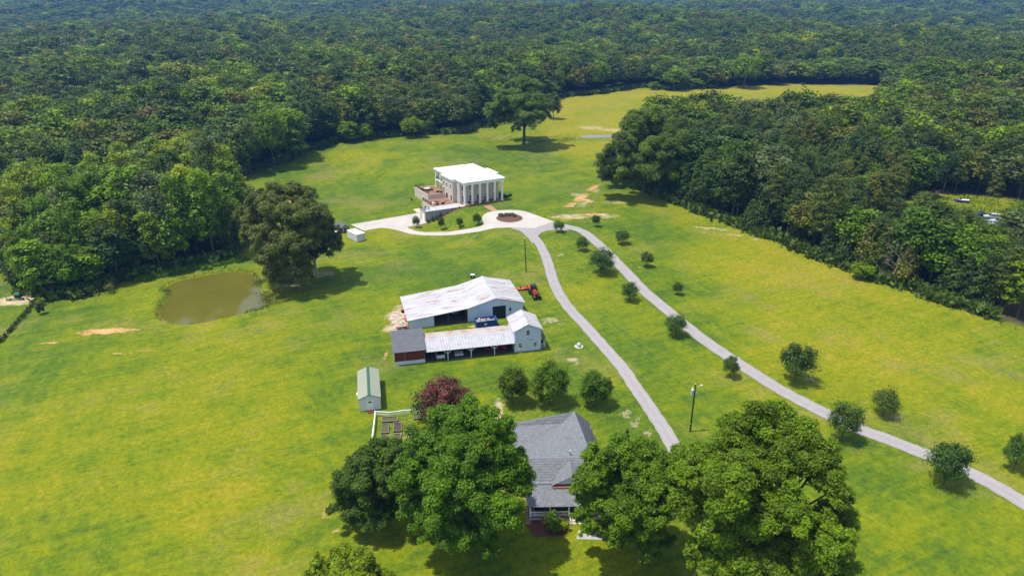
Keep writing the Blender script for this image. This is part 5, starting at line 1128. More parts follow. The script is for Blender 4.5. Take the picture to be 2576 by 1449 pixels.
# ------------------------------------------------------------ vehicles
def wheels(t,xs,hw,r,wd,rim=GALV):
    for x in xs:
        for s in (-1,1):
            m=MB(); m.tube((x,s*hw-wd/2,r),(x,s*hw+wd/2,r),r,None,16); w_=m.build('wheel',RUBBER,t); m=MB(); m.tube((x,s*(hw+wd/2+.01)-.01,r),(x,s*(hw+wd/2+.01)+.01,r),r*.55,None,12); m.build('rim',rim,w_)
def car(loc,rz,label,paint,kind='suv',cat='car',group=None,name='parked_car'):
    t=empty(name,loc,rz,label,cat,group); 
    if kind=='pickup':
        L_=5.4;prof=[(-2.7,.45),(2.6,.45),(2.7,.75),(2.6,1.02),(1.25,1.12),(-2.7,1.12)]; cab=[(-.75,1.12),(1.2,1.12),(.65,1.75),(-.6,1.78)]
    elif kind=='sedan':
        L_=4.6;prof=[(-2.3,.35),(2.3,.35),(2.35,.6),(2.2,.82),(1.1,.95),(-1.5,1.0),(-2.25,.92)]; cab=[(-1.7,.98),(1.05,.93),(.35,1.40),(-1.0,1.42)]
    else:
        L_=4.8;prof=[(-2.35,.4),(2.3,.4),(2.38,.7),(2.25,1.0),(1.05,1.12),(-2.35,1.12)]; cab=[(-2.3,1.12),(1.0,1.12),(.35,1.78),(-2.1,1.8)]
    m=MB(); m.yprof(prof,-.93,.93); m.build('body',paint,t,bevel=.08)
    cx_=sum(p[0] for p in cab)/4
    m=MB(); n=4; A=[(p[0],-.86 if p[1]<1.2 else -.68,p[1]) for p in cab]; B=[(p[0],.86 if p[1]<1.2 else .68,p[1]) for p in cab]
    m.add(A+B,[(0,1,2,3),(7,6,5,4),(0,4,5,1),(1,5,6,2),(2,6,7,3),(3,7,4,0)]); m.build('windows',GLASS,t)
    m=MB(); z=max(p[1] for p in cab); m.add([(cab[3][0]-.04,-.70,cab[3][1]),(cab[2][0]+.05,-.70,cab[2][1]),(cab[2][0]+.05,.70,cab[2][1]),(cab[3][0]-.04,.70,cab[3][1]),(cab[3][0],-.66,z+.06),(cab[2][0],-.66,z+.04),(cab[2][0],.66,z+.04),(cab[3][0],.66,z+.06)],[(0,3,2,1),(4,5,6,7),(0,1,5,4),(1,2,6,5),(2,3,7,6),(3,0,4,7)])
    for s in (-1,1):
        for a,b in ((1,2),(0,3)):
            m.tube((cab[a][0],s*.87,cab[a][1]),(cab[b][0],s*.69,cab[b][1]),.045,None,5)
        xm=[cx_,cx_-.75] if kind!='sedan' else [cx_]
        for x in xm: m.tube((x,s*.875,1.0),(x,s*.695,z),.04,None,5)
    m.build('roof',paint,t)
    if kind=='pickup':
        m=MB(); m.box(-2.6,-.85,-.8,.8,1.121,1.14); m.build('bed',GLASS,t); m=MB(); m.box(-2.79,-2.71,-.75,.75,.72,1.08); m.build('tailgate',paint,t)
        m=MB(); m.box(-2.86,-2.72,-.9,.9,.42,.6); m.build('bumper',GALV,t); m=MB(); m.box(-2.88,-2.862,-.18,.18,.48,.6); m.build('number_plate',WHITE,t)
    wheels(t,(-L_*.31,L_*.32),.86,.36,.22)
    for s in (-1,1):
        m=MB(); x=max(p[0] for p in prof); m.box(x-.1,x+.015,s*.72-.16,s*.72+.16,.66,.82); m.build('headlight',WHITE,t)
        m=MB(); x=min(p[0] for p in prof); m.box(x-.015,x+.08,s*.78-.1,s*.78+.1,.75,.98); m.build('taillight',REDP,t)
    return t
car(rl(9.8,3.0,.04),RA+R(90),'white pickup truck backed tail-out in the left bay of the carport',CWHITE,'pickup','pickup',name='pickup_truck')
car(rl(13.8,2.8,.04),RA-R(90),'silver car parked nose-out in the second bay of the carport',SILVER,'sedan')
def quad(loc,rz,label,paint):
    t=empty('quad_bike',loc,rz,label,'atv'); m=MB(); m.yprof([(-.8,.5),(.8,.5),(.9,.75),(.3,.8),(.0,.95),(-.9,.85)],-.25,.25); m.build('body',paint,t,bevel=.05); m=MB(); m.box(-.6,.0,-.2,.2,.9,1.02); m.build('seat',RUBBER,t); m=MB(); m.tube((.35,-.4,1.1),(.35,.4,1.1),.03); m.tube((.45,0,.7),(.35,0,1.1),.04); m.build('handlebar',IRON,t); wheels(t,(-.6,.65),.45,.3,.24)
quad(rl(20.6,1.6,.04),RA+2.2,'small red quad bike behind the right carport post',REDP)
def small_tractor(loc,rz,label):
    t=empty('garden_tractor',loc,rz,label,'tractor'); m=MB(); m.yprof([(.1,.7),(1.5,.6),(1.5,1.1),(.1,1.25)],-.28,.28); m.build('hood',M('crimson paint',(.36,.02,.06),None,1,rough=.4),t,bevel=.05); m=MB(); m.box(-.7,.1,-.2,.2,.5,.8); m.build('chassis',IRON,t); m=MB(); m.box(-.6,-.15,-.25,.25,.85,.95); m.box(-.65,-.58,-.25,.25,.95,1.3); m.build('seat',RUBBER,t); m=MB(); m.tube((.15,-.18,1.3),(.15,.18,1.3),.02); m.tube((.25,0,1.1),(.15,0,1.3),.02); m.build('steering_wheel',IRON,t)
    for x,r,hw,wd in ((-.5,.6,.62,.3),(1.2,.35,.55,.2)): wheels(t,(x,),hw,r,wd,REDP)
small_tractor(rl(23.1,1.9,.04),RA-.5,'crimson garden tractor in the carport bay next to the two-storey shed')
# big red tractor
a,b=G(*Zc(930,930,1500,800,14.49)); tr=empty('tractor',on(a,b),R(-74),'red tractor with black canopy and front loader beside the barn','tractor')
m=MB(); m.yprof([(.25,.95),(2.0,.85),(2.1,1.2),(1.9,1.62),(.25,1.75)],-.36,.36); m.build('hood',REDP,tr,bevel=.08)
m=MB(); m.box(1.2,1.6,-.2,.2,1.60,1.72); m.build('hood_scoop',IRON,tr)
m=MB(); m.box(-1.3,2.0,-.25,.25,.55,.95); m.box(-1.0,-.7,-.9,.9,.7,.9); m.build('chassis',IRON,tr)
m=MB(); m.box(-1.15,.15,-.62,.62,.95,1.35); m.build('platform',IRON,tr); m=MB(); m.box(-.9,-.4,-.3,.3,1.36,1.5); m.box(-1.0,-.9,-.3,.3,1.5,2.0); m.build('seat',RUBBER,tr)
for s in (-1,1):
    m=MB(); m.slab([(-1.6,s*.62,1.3),(-.2,s*.62,1.3),(-.2,s*1.02,1.3),(-1.6,s*1.02,1.3)],.06); m.slab([(-1.35,s*.62,1.65),(-.45,s*.62,1.65),(-.45,s*1.02,1.65),(-1.35,s*1.02,1.65)],.06); m.build('fender',REDP,tr,bevel=.02)
for x in (-1.15,.1):
    for s in (-1,1): m=MB(); m.tube((x,s*.6,1.35),(x,s*.6,2.5),.04,None,5); m.build('canopy_post',IRON,tr)
m=MB(); m.box(-1.35,.25,-.75,.75,2.5,2.62); m.build('canopy',M('black canopy',(.02,.03,.035),None,1,rough=.4),tr,bevel=.05)
m=MB(); m.add([(-1.15,-.59,1.36),(-1.15,.59,1.36),(-1.15,.59,2.49),(-1.15,-.59,2.49)],[(0,1,2,3)]); m.add([(.12,-.58,1.8),(.12,.58,1.8),(.12,.58,2.49),(.12,-.58,2.49)],[(0,1,2,3)]); m.build('cab_glass',GLASS,tr)
for x,r,hw,wd in ((-.9,.82,.88,.45),(1.55,.5,.78,.32)):
    for s in (-1,1):
        m=MB(); m.lathe([(r*.55,-wd/2),(r*.95,-wd/2),(r,-wd*.3),(r,wd*.3),(r*.95,wd/2),(r*.55,wd/2)],n=20); m.v=[(x+p[0],s*hw+p[2],r+p[1]) for p in m.v]; ty=m.build('wheel',RUBBER,tr)
        m=MB(); m.lathe([(r*.56,-wd*.3),(r*.56,wd*.42),(r*.2,wd*.3)],n=16); m.v=[(x+p[0],s*hw+s*p[2],r+p[1]) for p in m.v]; m.build('rim',GALV,ty)
m=MB()
for s in (-1,1): m.tube((.2,s*.5,1.5),(1.5,s*.5,1.35),.07,None,6); m.tube((1.5,s*.5,1.35),(2.75,s*.5,.45),.07,None,6); m.tube((1.3,s*.5,.9),(2.2,s*.5,1.0),.04,None,6)
m.build('loader_arm',REDP,tr)
m=MB(); m.box(2.0,2.12,-.45,.45,1.02,1.22); m.build('crossbar',ORGP,tr)
m=MB(); m.yprof([(2.7,.06),(3.5,.06),(3.5,.10),(2.8,.14),(2.78,.75),(2.68,.75)],-1.05,1.05); m.box(2.7,3.3,-1.06,-1.0,.06,.6); m.box(2.7,3.3,1.0,1.06,.06,.6); m.build('bucket',IRON,tr)
m=MB(); m.lathe([(.14,0),(.14,.22)],(2.95,-.75,.7),8); m.build('work_lamp',YELL,tr)
a2,b2=G(*Zc(640,690,1500,800,14.49)); mw=empty('batwing_mower',on(a2,b2),R(8),'wide faded orange mower deck hitched behind the red tractor','mower')
m=MB(); m.box(-2.6,-.75,-.75,.75,.22,.5); m.build('wing_deck',ORGP,mw,bevel=.04); m=MB(); m.box(-.73,.9,-.8,.9,.25,.62); m.build('centre_deck',REDP,mw,bevel=.04); m=MB(); m.box(.92,2.1,-.7,.7,.25,1.25); m.build('raised_wing',ORGP,mw,bevel=.04)
for x,y in ((-2.1,.5),(-1.5,.9),(-.6,1.2),(.2,1.2)): m=MB(); m.tube((x-.1,y,.28),(x+.1,y,.28),.28,None,12); m.tube((x,y,.28),(x,y-.3,.75),.05,None,6); m.build('wheel',RUBBER,mw)
for x in (-1.7,0.1): m=MB(); m.lathe([(.22,.5),(.22,.8),(.08,.85)],(x,0,0),10); m.build('gearbox',IRON,mw)
m=MB(); m.tube((.1,-.6,.5),(.8,-2.0,.6),.07,None,6); m.build('drawbar',ORGP,mw)
# cars in the clearing
def at(px,py,dz=0): return on(*G(px,py),dz)
z6=lambda a,b:Zc(a,b,2600,540,6.44)
car(at(*z6(2085,735)),R(166),'silver wagon with roof rails, front one of the pair parked in the clearing',SILVER,'suv','car','silver wagons in the clearing')
car(at(*z6(1960,650)),R(166),'silver wagon parked just behind the other wagon in the clearing',SILVER,'suv','car','silver wagons in the clearing')
car(at(*z6(1730,600)),R(195),'dark car left of the two silver wagons in the clearing',CDARK,'sedan')
car(at(*z6(2110,800)),R(185),'pale low car in front of the silver wagons in the clearing',CWHITE,'sedan')
car(at(*z6(1850,750)),R(120),'grey car half hidden by the trees left of the silver wagons',SILVER,'sedan')
def boat(loc,rz,label):
    t=empty('speedboat',loc,rz,label,'boat'); st_=[(-2.8,.9,.25,1.0),(-1,.98,.2,1.02),(1,.85,.25,1.05),(2.2,.45,.5,1.1),(3.0,.03,.95,1.15)]
    m=MB(); vs=[];
    for x,w_,zb_,zt in st_: vs+=[(x,-w_,zt),(x,-w_*.9,(zb_+zt)/2),(x,0,zb_),(x,w_*.9,(zb_+zt)/2),(x,w_,zt)]
    fs=[(i*5+k,i*5+k+1,i*5+k+6,i*5+k+5) for i in range(4) for k in range(4)]+[(i*5+4,i*5,i*5+5,i*5+9) for i in range(4)]+[(4,3,2,1,0)]
    m.add(vs,fs); m.build('hull',PURPLE,t); m=MB(); m.box(-2.5,.6,-.7,.7,1.03,1.1); m.build('deck',WHITE,t); m=MB(); m.add([(.5,-.6,1.1),(.5,.6,1.1),(.1,.5,1.5),(.1,-.5,1.5),(.53,-.6,1.1),(.53,.6,1.1),(.13,.5,1.5),(.13,-.5,1.5)],[(0,1,2,3),(7,6,5,4),(0,4,5,1),(1,5,6,2),(2,6,7,3),(3,7,4,0)]); m.build('windscreen',GLASS,t)
    m=MB(); m.box(-2.75,1.,-1.02,-.975,.62,.8); m.build('stripe',CYAN,t); m=MB(); m.box(-2.3,2.5,-.5,.5,.0,.2); m.build('trailer',GALV,t)
boat(at(*z6(1385,345)),R(172),'small purple and white speedboat at the far side of the clearing')
t=empty('travel_trailer',at(*z6(680,345)),R(10),'whitish trailer between the trees left of the boat','trailer'); m=MB(); m.yprof([(-1.3,.5),(1.3,.5),(1.6,1.1),(1.3,2.1),(-1.3,2.2)],-1.,1.); m.build('body',WHITE,t,bevel=.1); window(t,(0,-1.,1.2),(1,0,0),(0,-1,0),1,.6); wheels(t,(0,),1.0,.35,.2)
# ------------------------------------------------------------ container, small sheds behind the pond oak
FL=G(*Z7(1185,1213));FR=G(*Z7(1375,1165));BL=G(*Z7(1022,1090)); a,w,d=frame3(FL,FR,BL); zc_=hgt(*FL)
t=empty('storage_container',(FL[0],FL[1],zc_),a,'white steel storage container standing alone on the grass at the end of the parking apron','container'); sh=lambda x,y,z:(x-y*.06,y,z)
m=MB(sh); m.box(0,w,0,d,.12,2.55); m.build('body',M('white container paint',(.62,.64,.66),(.55,.57,.6),.5,lines=[(1,.3,.05,(.48,.5,.53))]),t); m=MB(sh); m.box(-.04,w+.04,-.04,d+.04,2.551,2.66); m.build('roof',ROOFW,t)
m=MB(sh); m.box(w*.78,w*.80,-.03,-.002,.2,2.5); m.box(.02,.1,-.03,-.002,.15,2.54); m.box(w-.1,w-.02,-.03,-.002,.15,2.54); m.build('door_bar',GALV,t)
def gshed(FL,FR,dp,h,rise,wm,rm,label,dm,name='garden_shed',door_w=1.3,over=.2):
    a=math.atan2(FR[1]-FL[1],FR[0]-FL[0]); w=math.hypot(FR[0]-FL[0],FR[1]-FL[1]); t=empty(name,on(*FL),a,label,'shed')
    m=MB(); m.yprof([(0,0),(w,0),(w,h),(w/2,h+rise),(0,h)],0,dp); m.build('wall',wm,t)
    s=rise/(w/2); m=MB(); m.slab([(-over,-over,h-over*s+.08),(w/2,-over,h+rise+.08),(w/2,dp+over,h+rise+.08),(-over,dp+over,h-over*s+.08)],.07); m.slab([(w/2,-over,h+rise+.08),(w+over,-over,h-over*s+.08),(w+over,dp+over,h-over*s+.08),(w/2,dp+over,h+rise+.08)],.07); m.build('roof',rm,t)
    if dm: door(t,(w/2,0,.1),(1,0,0),(0,-1,0),door_w,1.9,None,dm)
    return t,w
BRW=M('brown shed boards',(.15,.105,.085),(.11,.08,.065),2,lines=[(0,.3,.03,(.07,.05,.04))])
gshed(G(*Z7(812,1000)),G(*Z7(993,968)),3.6,2.0,.7,BRW,SHGD,'small brown wooden shed with double doors left of the white container',BRW)
gshed(G(*Z7(700,985)),G(*Z7(800,960)),3.8,2.0,.8,WOODG,SHGD,'grey roofed shed just behind the small brown shed',None)
car(at(*Z7(670,985)),R(-80),'white vehicle half hidden behind the pond oak next to the sheds',CWHITE,'suv')
car(at(*Z7(440,830)),R(10),'white vehicle roof seen behind the pond oak, far left of the sheds',CWHITE,'suv')
# green roofed shed
t,w=gshed((-28.83,108.),(-24.93,108.85),10.2,2.75,.8,BSIDE2,GREENR,'long narrow white shed with sage green metal roof beside the garden fence',None,'long_shed',over=.15)
m=MB(); m.slab([(w/2-.28,-.2,3.62-.05),(w/2,-.2,3.68),(w/2,10.4,3.68),(w/2-.28,10.4,3.57)],.02); m.slab([(w/2,-.2,3.68),(w/2+.28,-.2,3.57),(w/2+.28,10.4,3.57),(w/2,10.4,3.68)],.02)
m.build('ridge_cap',GREENT,t); m=MB(); s=.8/(w/2)
for x0,x1,z0,z1 in ((-.15,w/2,2.69,3.55),(w/2,w+.15,3.55,2.69)): m.add([(x0,-.2,z0),(x1,-.2,z1),(x1,-.2,z1+.12),(x0,-.2,z0+.12),(x0,-.155,z0),(x1,-.155,z1),(x1,-.155,z1+.12),(x0,-.155,z0+.12)],[(0,1,2,3),(7,6,5,4),(0,4,5,1),(2,6,7,3),(1,5,6,2),(3,7,4,0)])
m.build('gable_trim',GREENT,t)
dr=door(t,(w/2+.05,0,.15),(1,0,0),(0,-1,0),1.1,2.0,None,WHITE); m=MB(); m.box(w/2-.28,w/2+.36,-.09,-.066,1.8,2.08); m.build('door_pane',GLASS,dr)
m=MB(); m.box(w/2-.6,w/2+.6,-.9,-.1,.0,.16); m.build('step',IMPR,t); m=MB(); m.box(-.45,-.02,3.8,4.5,.9,1.5); m.build('air_conditioner',WHITE,t)
m=MB(); m.box(-.02,w+.02,-.03,-.004,-.05,.1); m.build('skirting',IRON,t)
# ------------------------------------------------------------ garden: fence, beds
C0=G(*Zg(543,793)); pts=[G(*Zg(508,1095)),G(*Zg(530,930)),C0,G(*Zg(695,803)),G(*Zg(850,783)),G(*Zg(1002,768)),G(*Zg(1150,752))]
fn=empty('garden_fence',on(*C0),0,'white two-rail fence round the raised vegetable beds','fence')
rel=lambda p,z=0:(p[0]-C0[0],p[1]-C0[1],z)
for p in pts: m=MB(); a,b,_=rel(p); m.box(a-.07,a+.07,b-.07,b+.07,0,1.12); m.box(a-.09,a+.09,b-.09,b+.09,1.121,1.17); m.build('post',WHITE,fn)
for p,q in zip(pts[:-1],pts[1:]):
    for z in (.5,1.0):
        m=MB(); A=Vector(rel(p,z));B=Vector(rel(q,z)); d_=(B-A).normalized(); n_=Vector((-d_.y,d_.x,0))*.06; A=A+d_*.08; B=B-d_*.08
        m.add([A-n_,B-n_,B+n_,A+n_]+[v+Vector((0,0,.13)) for v in (A-n_,B-n_,B+n_,A+n_)],[(0,3,2,1),(4,5,6,7),(0,1,5,4),(1,2,6,5),(2,3,7,6),(3,0,4,7)]); m.build('rail',WHITE,fn)
BEDS=[([(610,868),(782,858),(778,805),(610,818)],'widest raised bed, nearest the top rail of the garden fence',BEDG),([(601,988),(683,983),(689,885),(610,889)],'left raised bed overgrown with green, below the widest bed',BEDG),([(735,968),(820,964),(824,870),(740,876)],'right raised bed with bare brown soil',SOIL),([(592,1080),(672,1076),(676,1006),(596,1010)],'left raised bed partly covered by the dark bushy tree',BEDG),([(735,1060),(812,1056),(816,990),(737,994)],'small raised bed below the bare brown bed',BEDG),([(950,838),(1040,832),(1042,780),(948,785)],'raised bed at the right, mostly under the shade tree',BEDG)]
for P,l,sm_ in BEDS:
    W_=GP(P,Zg); c=(sum(p[0] for p in W_)/4,sum(p[1] for p in W_)/4); t=empty('raised_bed',on(*c),0,l,'garden bed','raised vegetable beds'); o=[(p[0]-c[0],p[1]-c[1]) for p in W_]; i_=[(x*.9 if abs(x)<1 else x-.1*(1 if x>0 else -1),y-.1*(1 if y>0 else -1)) for x,y in o]
    for k in range(4):
        m=MB(); a,b=o[k],o[(k+1)%4]; c_,d_=i_[(k+1)%4],i_[k]; m.prism([a,b,c_,d_],-.05,.34); bd=m.build('board',WOODD,t); m=MB(); m.prism([a,b,c_,d_],.342,.38); m.build('cap',WOODT,bd)
    m=MB(); m.prism(i_,-.05,.22); m.build('soil',sm_,t)
# ------------------------------------------------------------ farmhouse
fh=empty('farmhouse',(2.3,79.6,0),R(1.5),'farmhouse with grey shingle roofs and white porch rails between big shade trees','house')
fx0=2.3;fy0=79.6; f_=lambda x,y,z:(x-fx0,y-fy0,z)
BS3=M('pale clapboard',(.52,.58,.64),(.47,.53,.59),.6,lines=[(2,.16,.025,(.36,.42,.47))])
m=MB(f_); m.box(2.7,14.3,83.3,99.0,.5,3.1); m.yprof([(2.7,3.1),(14.3,3.1),(14.3,3.3),(13.2,4.),(2.7,4.)],83.31,83.4); m.build('wall',BS3,fh)
m=MB(f_); m.box(.3,2.69,92.5,99.0,.5,2.8); m.build('side_wing_wall',BS3,fh)
m=MB(f_); m.box(2.75,14.2,83.4,98.9,-.2,.49); m.build('foundation',CONCW,fh)
P_=(11.35,98.6,6.5);R_=(12.85,86.6,6.05);L_=(2.25,86.6,6.0)
m=MB(f_); m.slab([L_,R_,(10.55,83.45,3.7),(2.2,83.45,3.7)],.12); m.slab([R_,(15.0,84.0,3.0),(14.9,83.2,2.95),(10.5,83.44,3.698)],.12); m.build('front_roof',SHG,fh)
V_=(10.05,97.4,4.9);W_=(.9,91.9,3.35)
m=MB(f_); m.slab([P_,R_,L_,(1.0,91.9,3.5),V_][::-1],.12) ; m.build('rear_roof',SHG2,fh)
m=MB(f_); m.slab([P_,(14.45,100.1,2.8),(15.0,91.0,2.8),(15.0,84.0,3.0),R_][::-1],.1); m.build('right_roof',SHGD,fh)  # darker shingle puts the shade of this sun-averted slope into its colour
m=MB(f_); m.slab([(V_[0],V_[1],V_[2]-.02),(.95,91.9,3.34),(.4,92.2,3.0),(-.3,97.2,4.45)][::-1],.1); m.slab([(-.3,97.2,4.47),(-.1,99.9,3.1),(2.6,100,3.1),(P_[0],P_[1]+.02,P_[2]-.03),V_][::-1],.1); m.build('side_wing_roof',SHG,fh)
# gable dormer
m=MB(f_); m.add([(6.75,83.0,3.98),(11.5,83.0,3.98),(9.3,83.0,5.35),(6.75,83.12,3.98),(11.5,83.12,3.98),(9.3,83.12,5.35)],[(0,1,2),(5,4,3),(0,3,4,1),(1,4,5,2),(2,5,3,0)]); m.build('gable_face',BSIDE2,fh)
m=MB(f_); m.slab([(9.3,82.75,5.62),(9.3,86.3,5.90),(7.0,84.6,4.5),(6.1,82.75,3.80)],.08); m.slab([(9.3,82.75,5.62),(12.4,82.75,3.80),(11.6,84.6,4.5),(9.3,86.3,5.90)],.08); m.build('gable_roof',SHG,fh)
m=MB(f_); m.slab([(6.3,82.5,3.62),(12.2,82.5,3.62),(12.2,83.05,3.82),(6.3,83.05,3.82)],.06); m.build('gable_sill_roof',M('brown flashing',(.2,.09,.06),None,2),fh)
m=MB(f_); m.tube((9.3,82.99,4.55),(9.3,82.93,4.55),.16,None,12); m.build('gable_vent',GALV,fh)
m=MB(f_); m.slab([(2.25,79.35,2.85),(14.9,79.35,2.85),(14.9,83.45,3.58),(2.15,83.45,3.58)],.12); m.build('porch_roof',SHG,fh)
m=MB(f_); m.box(2.5,14.6,79.55,83.29,.55,.7); m.build('porch_floor',WOODG,fh); m=MB(f_); m.box(2.6,14.5,79.62,79.7,-.1,.54); m.build('porch_skirt',CONCW,fh)
for x in (2.75,5.75,8.6,10.55,14.3): m=MB(f_); m.box(x-.09,x+.09,79.62,79.8,.7,2.72); m.build('porch_post',WHITE,fh)
def prail(x0,x1):
    m=MB(f_); m.box(x0,x1,79.66,79.76,1.5,1.6); m.box(x0,x1,79.68,79.74,.82,.9); n=int((x1-x0)/.17)
    for i in range(1,n): x=x0+(x1-x0)*i/n; m.box(x-.03,x+.03,79.69,79.73,.9,1.5)
    m.build('porch_railing',WHITE,fh)
prail(2.84,5.66);prail(5.84,8.51);prail(10.64,14.2)
m=MB(f_)
for i in range(3): m.box(8.75,10.35,78.5+.36*i,79.6,-.05 if i==0 else .02,.2*(i+1)-.005*i)
m.build('porch_steps',COPE,fh)
for x in (8.7,10.4): m=MB(f_); m.box(x-.05,x+.05,78.45,78.55,-.05,1.1); m.add([f_(0,0,0)]*0,[]) ; m.tube((x,78.5,1.05),(x,79.65,1.6),.05,None,5); m.build('step_rail',WHITE,fh)
m=MB(f_); m.tube((9.35,87.3,5.9),(9.35,87.3,6.75),.1,None,10); m.tube((9.35,87.3,6.75),(9.35,87.3,6.9),.16,None,10); m.build('roof_vent',GALV,fh)
window(fh,f_(4.3,83.3,1.3),(1,0,0),(0,-1,0),.9,1.3,None,1,2,.08); window(fh,f_(7.,83.3,1.3),(1,0,0),(0,-1,0),.9,1.3,None,1,2,.08); door(fh,f_(9.5,83.3,.7),(1,0,0),(0,-1,0),1.,2.1); window(fh,f_(12.5,83.3,1.3),(1,0,0),(0,-1,0),.9,1.3,None,1,2,.08)
for y in (86,90,94): window(fh,f_(14.3,y,1.3),(0,1,0),(1,0,0),.9,1.3,None,1,2,.08)
t=empty('porch_swing',(4.1,81.0,.75),.1,'dark bench seat on the left part of the farmhouse porch','seat'); m=MB(); m.box(-.6,.6,-.25,.25,.35,.42); m.build('seat',IRON,t); m=MB(); m.box(-.6,.6,.2,.26,.42,.9); m.build('backrest',IRON,t)
for x in (-.55,.55): m=MB(); m.box(x-.04,x+.04,-.22,.22,0,.35); m.build('leg',IRON,t)
t=empty('satellite_box',(.7,91.3,0),0,'grey air conditioning unit at the left side of the farmhouse','appliance'); m=MB(); m.box(-.4,.4,-.4,.4,0,.9); m.build('casing',GALV,t); m=MB(); m.lathe([(.3,.9),(.3,.94)]); m.build('fan_grille',IRON,t); t.name='air_conditioner'
# ------------------------------------------------------------ poles and wires
def sagwire(p,q,sag,label,n=16):
    p=Vector(p);q=Vector(q);o=empty('power_line',p,0,label,'power line'); m=MB(); prev=Vector((0,0,0))
    for i in range(1,n+1): t=i/n; c=(q-p)*t-Vector((0,0,4*sag*t*(1-t))); m.tube(prev,c,.011,None,4,False); prev=c
    m.build('wire',WIRE,o)
p1=on(32.31,101.89); p2=on(*G(1324,685))
t=empty('utility_pole',p1,0,'dark utility pole with grey transformer can and lamp arm by the road','pole'); m=MB(); m.tube((0,0,-.3),(-.12,0,10),.17,.12,10); m.build('mast',POLEM,t)
m=MB(); m.lathe([(.29,7.9),(.30,7.95),(.30,8.95),(.26,9.02),(.05,9.08)],(-.52,-.05,0),14); m.tube((-.3,0,8.2),(-.1,0,8.2),.04); m.tube((-.3,0,8.8),(-.1,0,8.8),.04); tf=m.build('transformer',GALV,t); m=MB(); m.lathe([(.06,9.05),(.09,9.15),(.06,9.25),(.08,9.4),(.03,9.5)],(-.5,0,0),8); m.build('bushing',WHITE,tf)
m=MB(); m.tube((0,0,9.2),(.55,0,9.75),.035); m.tube((.5,0,9.7),(.95,0,9.95),.035); m.build('lamp_arm',GALV,t); m=MB(); m.lathe([(.16,0),(.12,.12),(.05,.2)],(.98,0,9.82),10); m.build('lamp_head',WHITE,t)
m=MB(); m.lathe([(.05,0),(.08,.1),(.04,.22)],(-.12,0,10.),8); m.build('insulator',WHITE,t); m=MB(); m.tube((-.02,0,1.7),(-.02,0,1.78),.19,None,10); m.build('band',GALV,t)
t=empty('utility_pole',p2,0,'plain leaning wooden pole on the lawn behind the barn','pole'); m=MB(); m.tube((0,0,-.3),(-.55,0,10),.15,.1,10); m.build('mast',POLEM,t); m=MB(); m.lathe([(.05,0),(.08,.1),(.04,.22)],(-.55,0,10.),8); m.build('insulator',WHITE,t)
m=MB(); m.tube((-1.1,-.3,.02),(-.5,0,9.2),.01,None,4); m.build('guy_wire',IRON,t)
sagwire(p1+Vector((-.12,0,10.1)),p2+Vector((-.55,0,10.1)),1.5,'upper overhead wire between the two utility poles')
sagwire(p1+Vector((-.1,0,8.6)),p2+Vector((-.5,0,9.0)),1.9,'lower overhead wire between the two utility poles')
e1=on(50,68); sagwire(p1+Vector((-.1,.1,10.1)),e1+Vector((0,0,8.8)),1.0,'upper wire running from the transformer pole towards the widest shade tree')
sagwire(p1+Vector((0,0,8.6)),on(44,70)+Vector((0,0,8.0)),.9,'lower wire running from the transformer pole towards the widest shade tree')
# ------------------------------------------------------------ fences
fl=[G(*Z6(a,b)) for a,b in [(-60,690),(20,712),(120,755),(208,785),(298,820),(385,852),(475,885),(570,918),(665,955),(762,988),(868,1028),(965,1062),(1072,1102),(1180,1143),(1292,1182),(1408,1225),(1530,1272),(1648,1315),(1772,1360),(1900,1405),(2035,1450),(2170,1500),(2300,1545)]]
t=empty('field_fence',on(*fl[0]),0,'thin wire fence on grey posts along the foot of the pine wood','fence'); b0=Vector(t.location)
for i,p in enumerate(fl): m=MB(); a=on(*p)-b0; m.tube(a,a+Vector((.03*math.sin(i*5),.04*math.cos(i*3),1.35)),.07,.06,6); m.build('post',POSTM,t)
for z in (.35,.8,1.2):
    m=MB()
    for p,q in zip(fl[:-1],fl[1:]): m.tube(on(*p,z)-b0,on(*q,z)-b0,.012,None,3,False)
    m.build('wire',IRON,t)
fl=[G(*Z3(a,b)) for a,b in [(-150,1270),(-70,1200),(22,1135),(93,1060),(168,985),(232,905),(290,840),(358,762),(425,697),(475,625),(540,560)]]
t=empty('pasture_fence',on(*fl[0]),0,'short dark post fence at the left border, above the sandy patches','fence'); b0=Vector(t.location)
for i,p in enumerate(fl): m=MB(); a=on(*p)-b0; m.tube(a,a+Vector((-.08,.05*math.cos(i*3),1.35)),.085,.075,6); m.build('post',POSTM,t)
for z in (.4,.8,1.15):
    m=MB()
    for p,q in zip(fl[:-1],fl[1:]): m.tube(on(*p,z)-b0,on(*q,z)-b0,.015,None,3,False)
    m.build('wire',IRON,t)
pts=[]
for p,q in zip(fl[1:-1],fl[2:]):
    for i in range(7): u=rnd.random(); pts.append((p[0]+(q[0]-p[0])*u,p[1]+(q[1]-p[1])*u,hgt(*p)))
stuff('fence_weeds',tuft_mesh('fence_weeds',pts,.9,.25,LEAF,14,.5,12),(.06,.08,.02),'dark weeds growing along the left post fence','weeds')
hand('shrub','round',104,922*.0+790,763,24,(.035,.05,.012),'small round dark shrub at the end of the left post fence','shrub',seed=160,fine=(110,.14),nb=18,zb=.02,trunk=False)
hand('shrub','round',104,768,748,26,'lime','ragged yellow green bush just above the small round shrub','shrub',seed=161,fine=(50,.14),nb=14,zb=.02,trunk=False)
hand('small_tree','round',279,737,716,30,'olive','small sparse tree casting a round shadow below the pond wood','tree',seed=162,fine=(34,.14),nb=14,zb=.3)
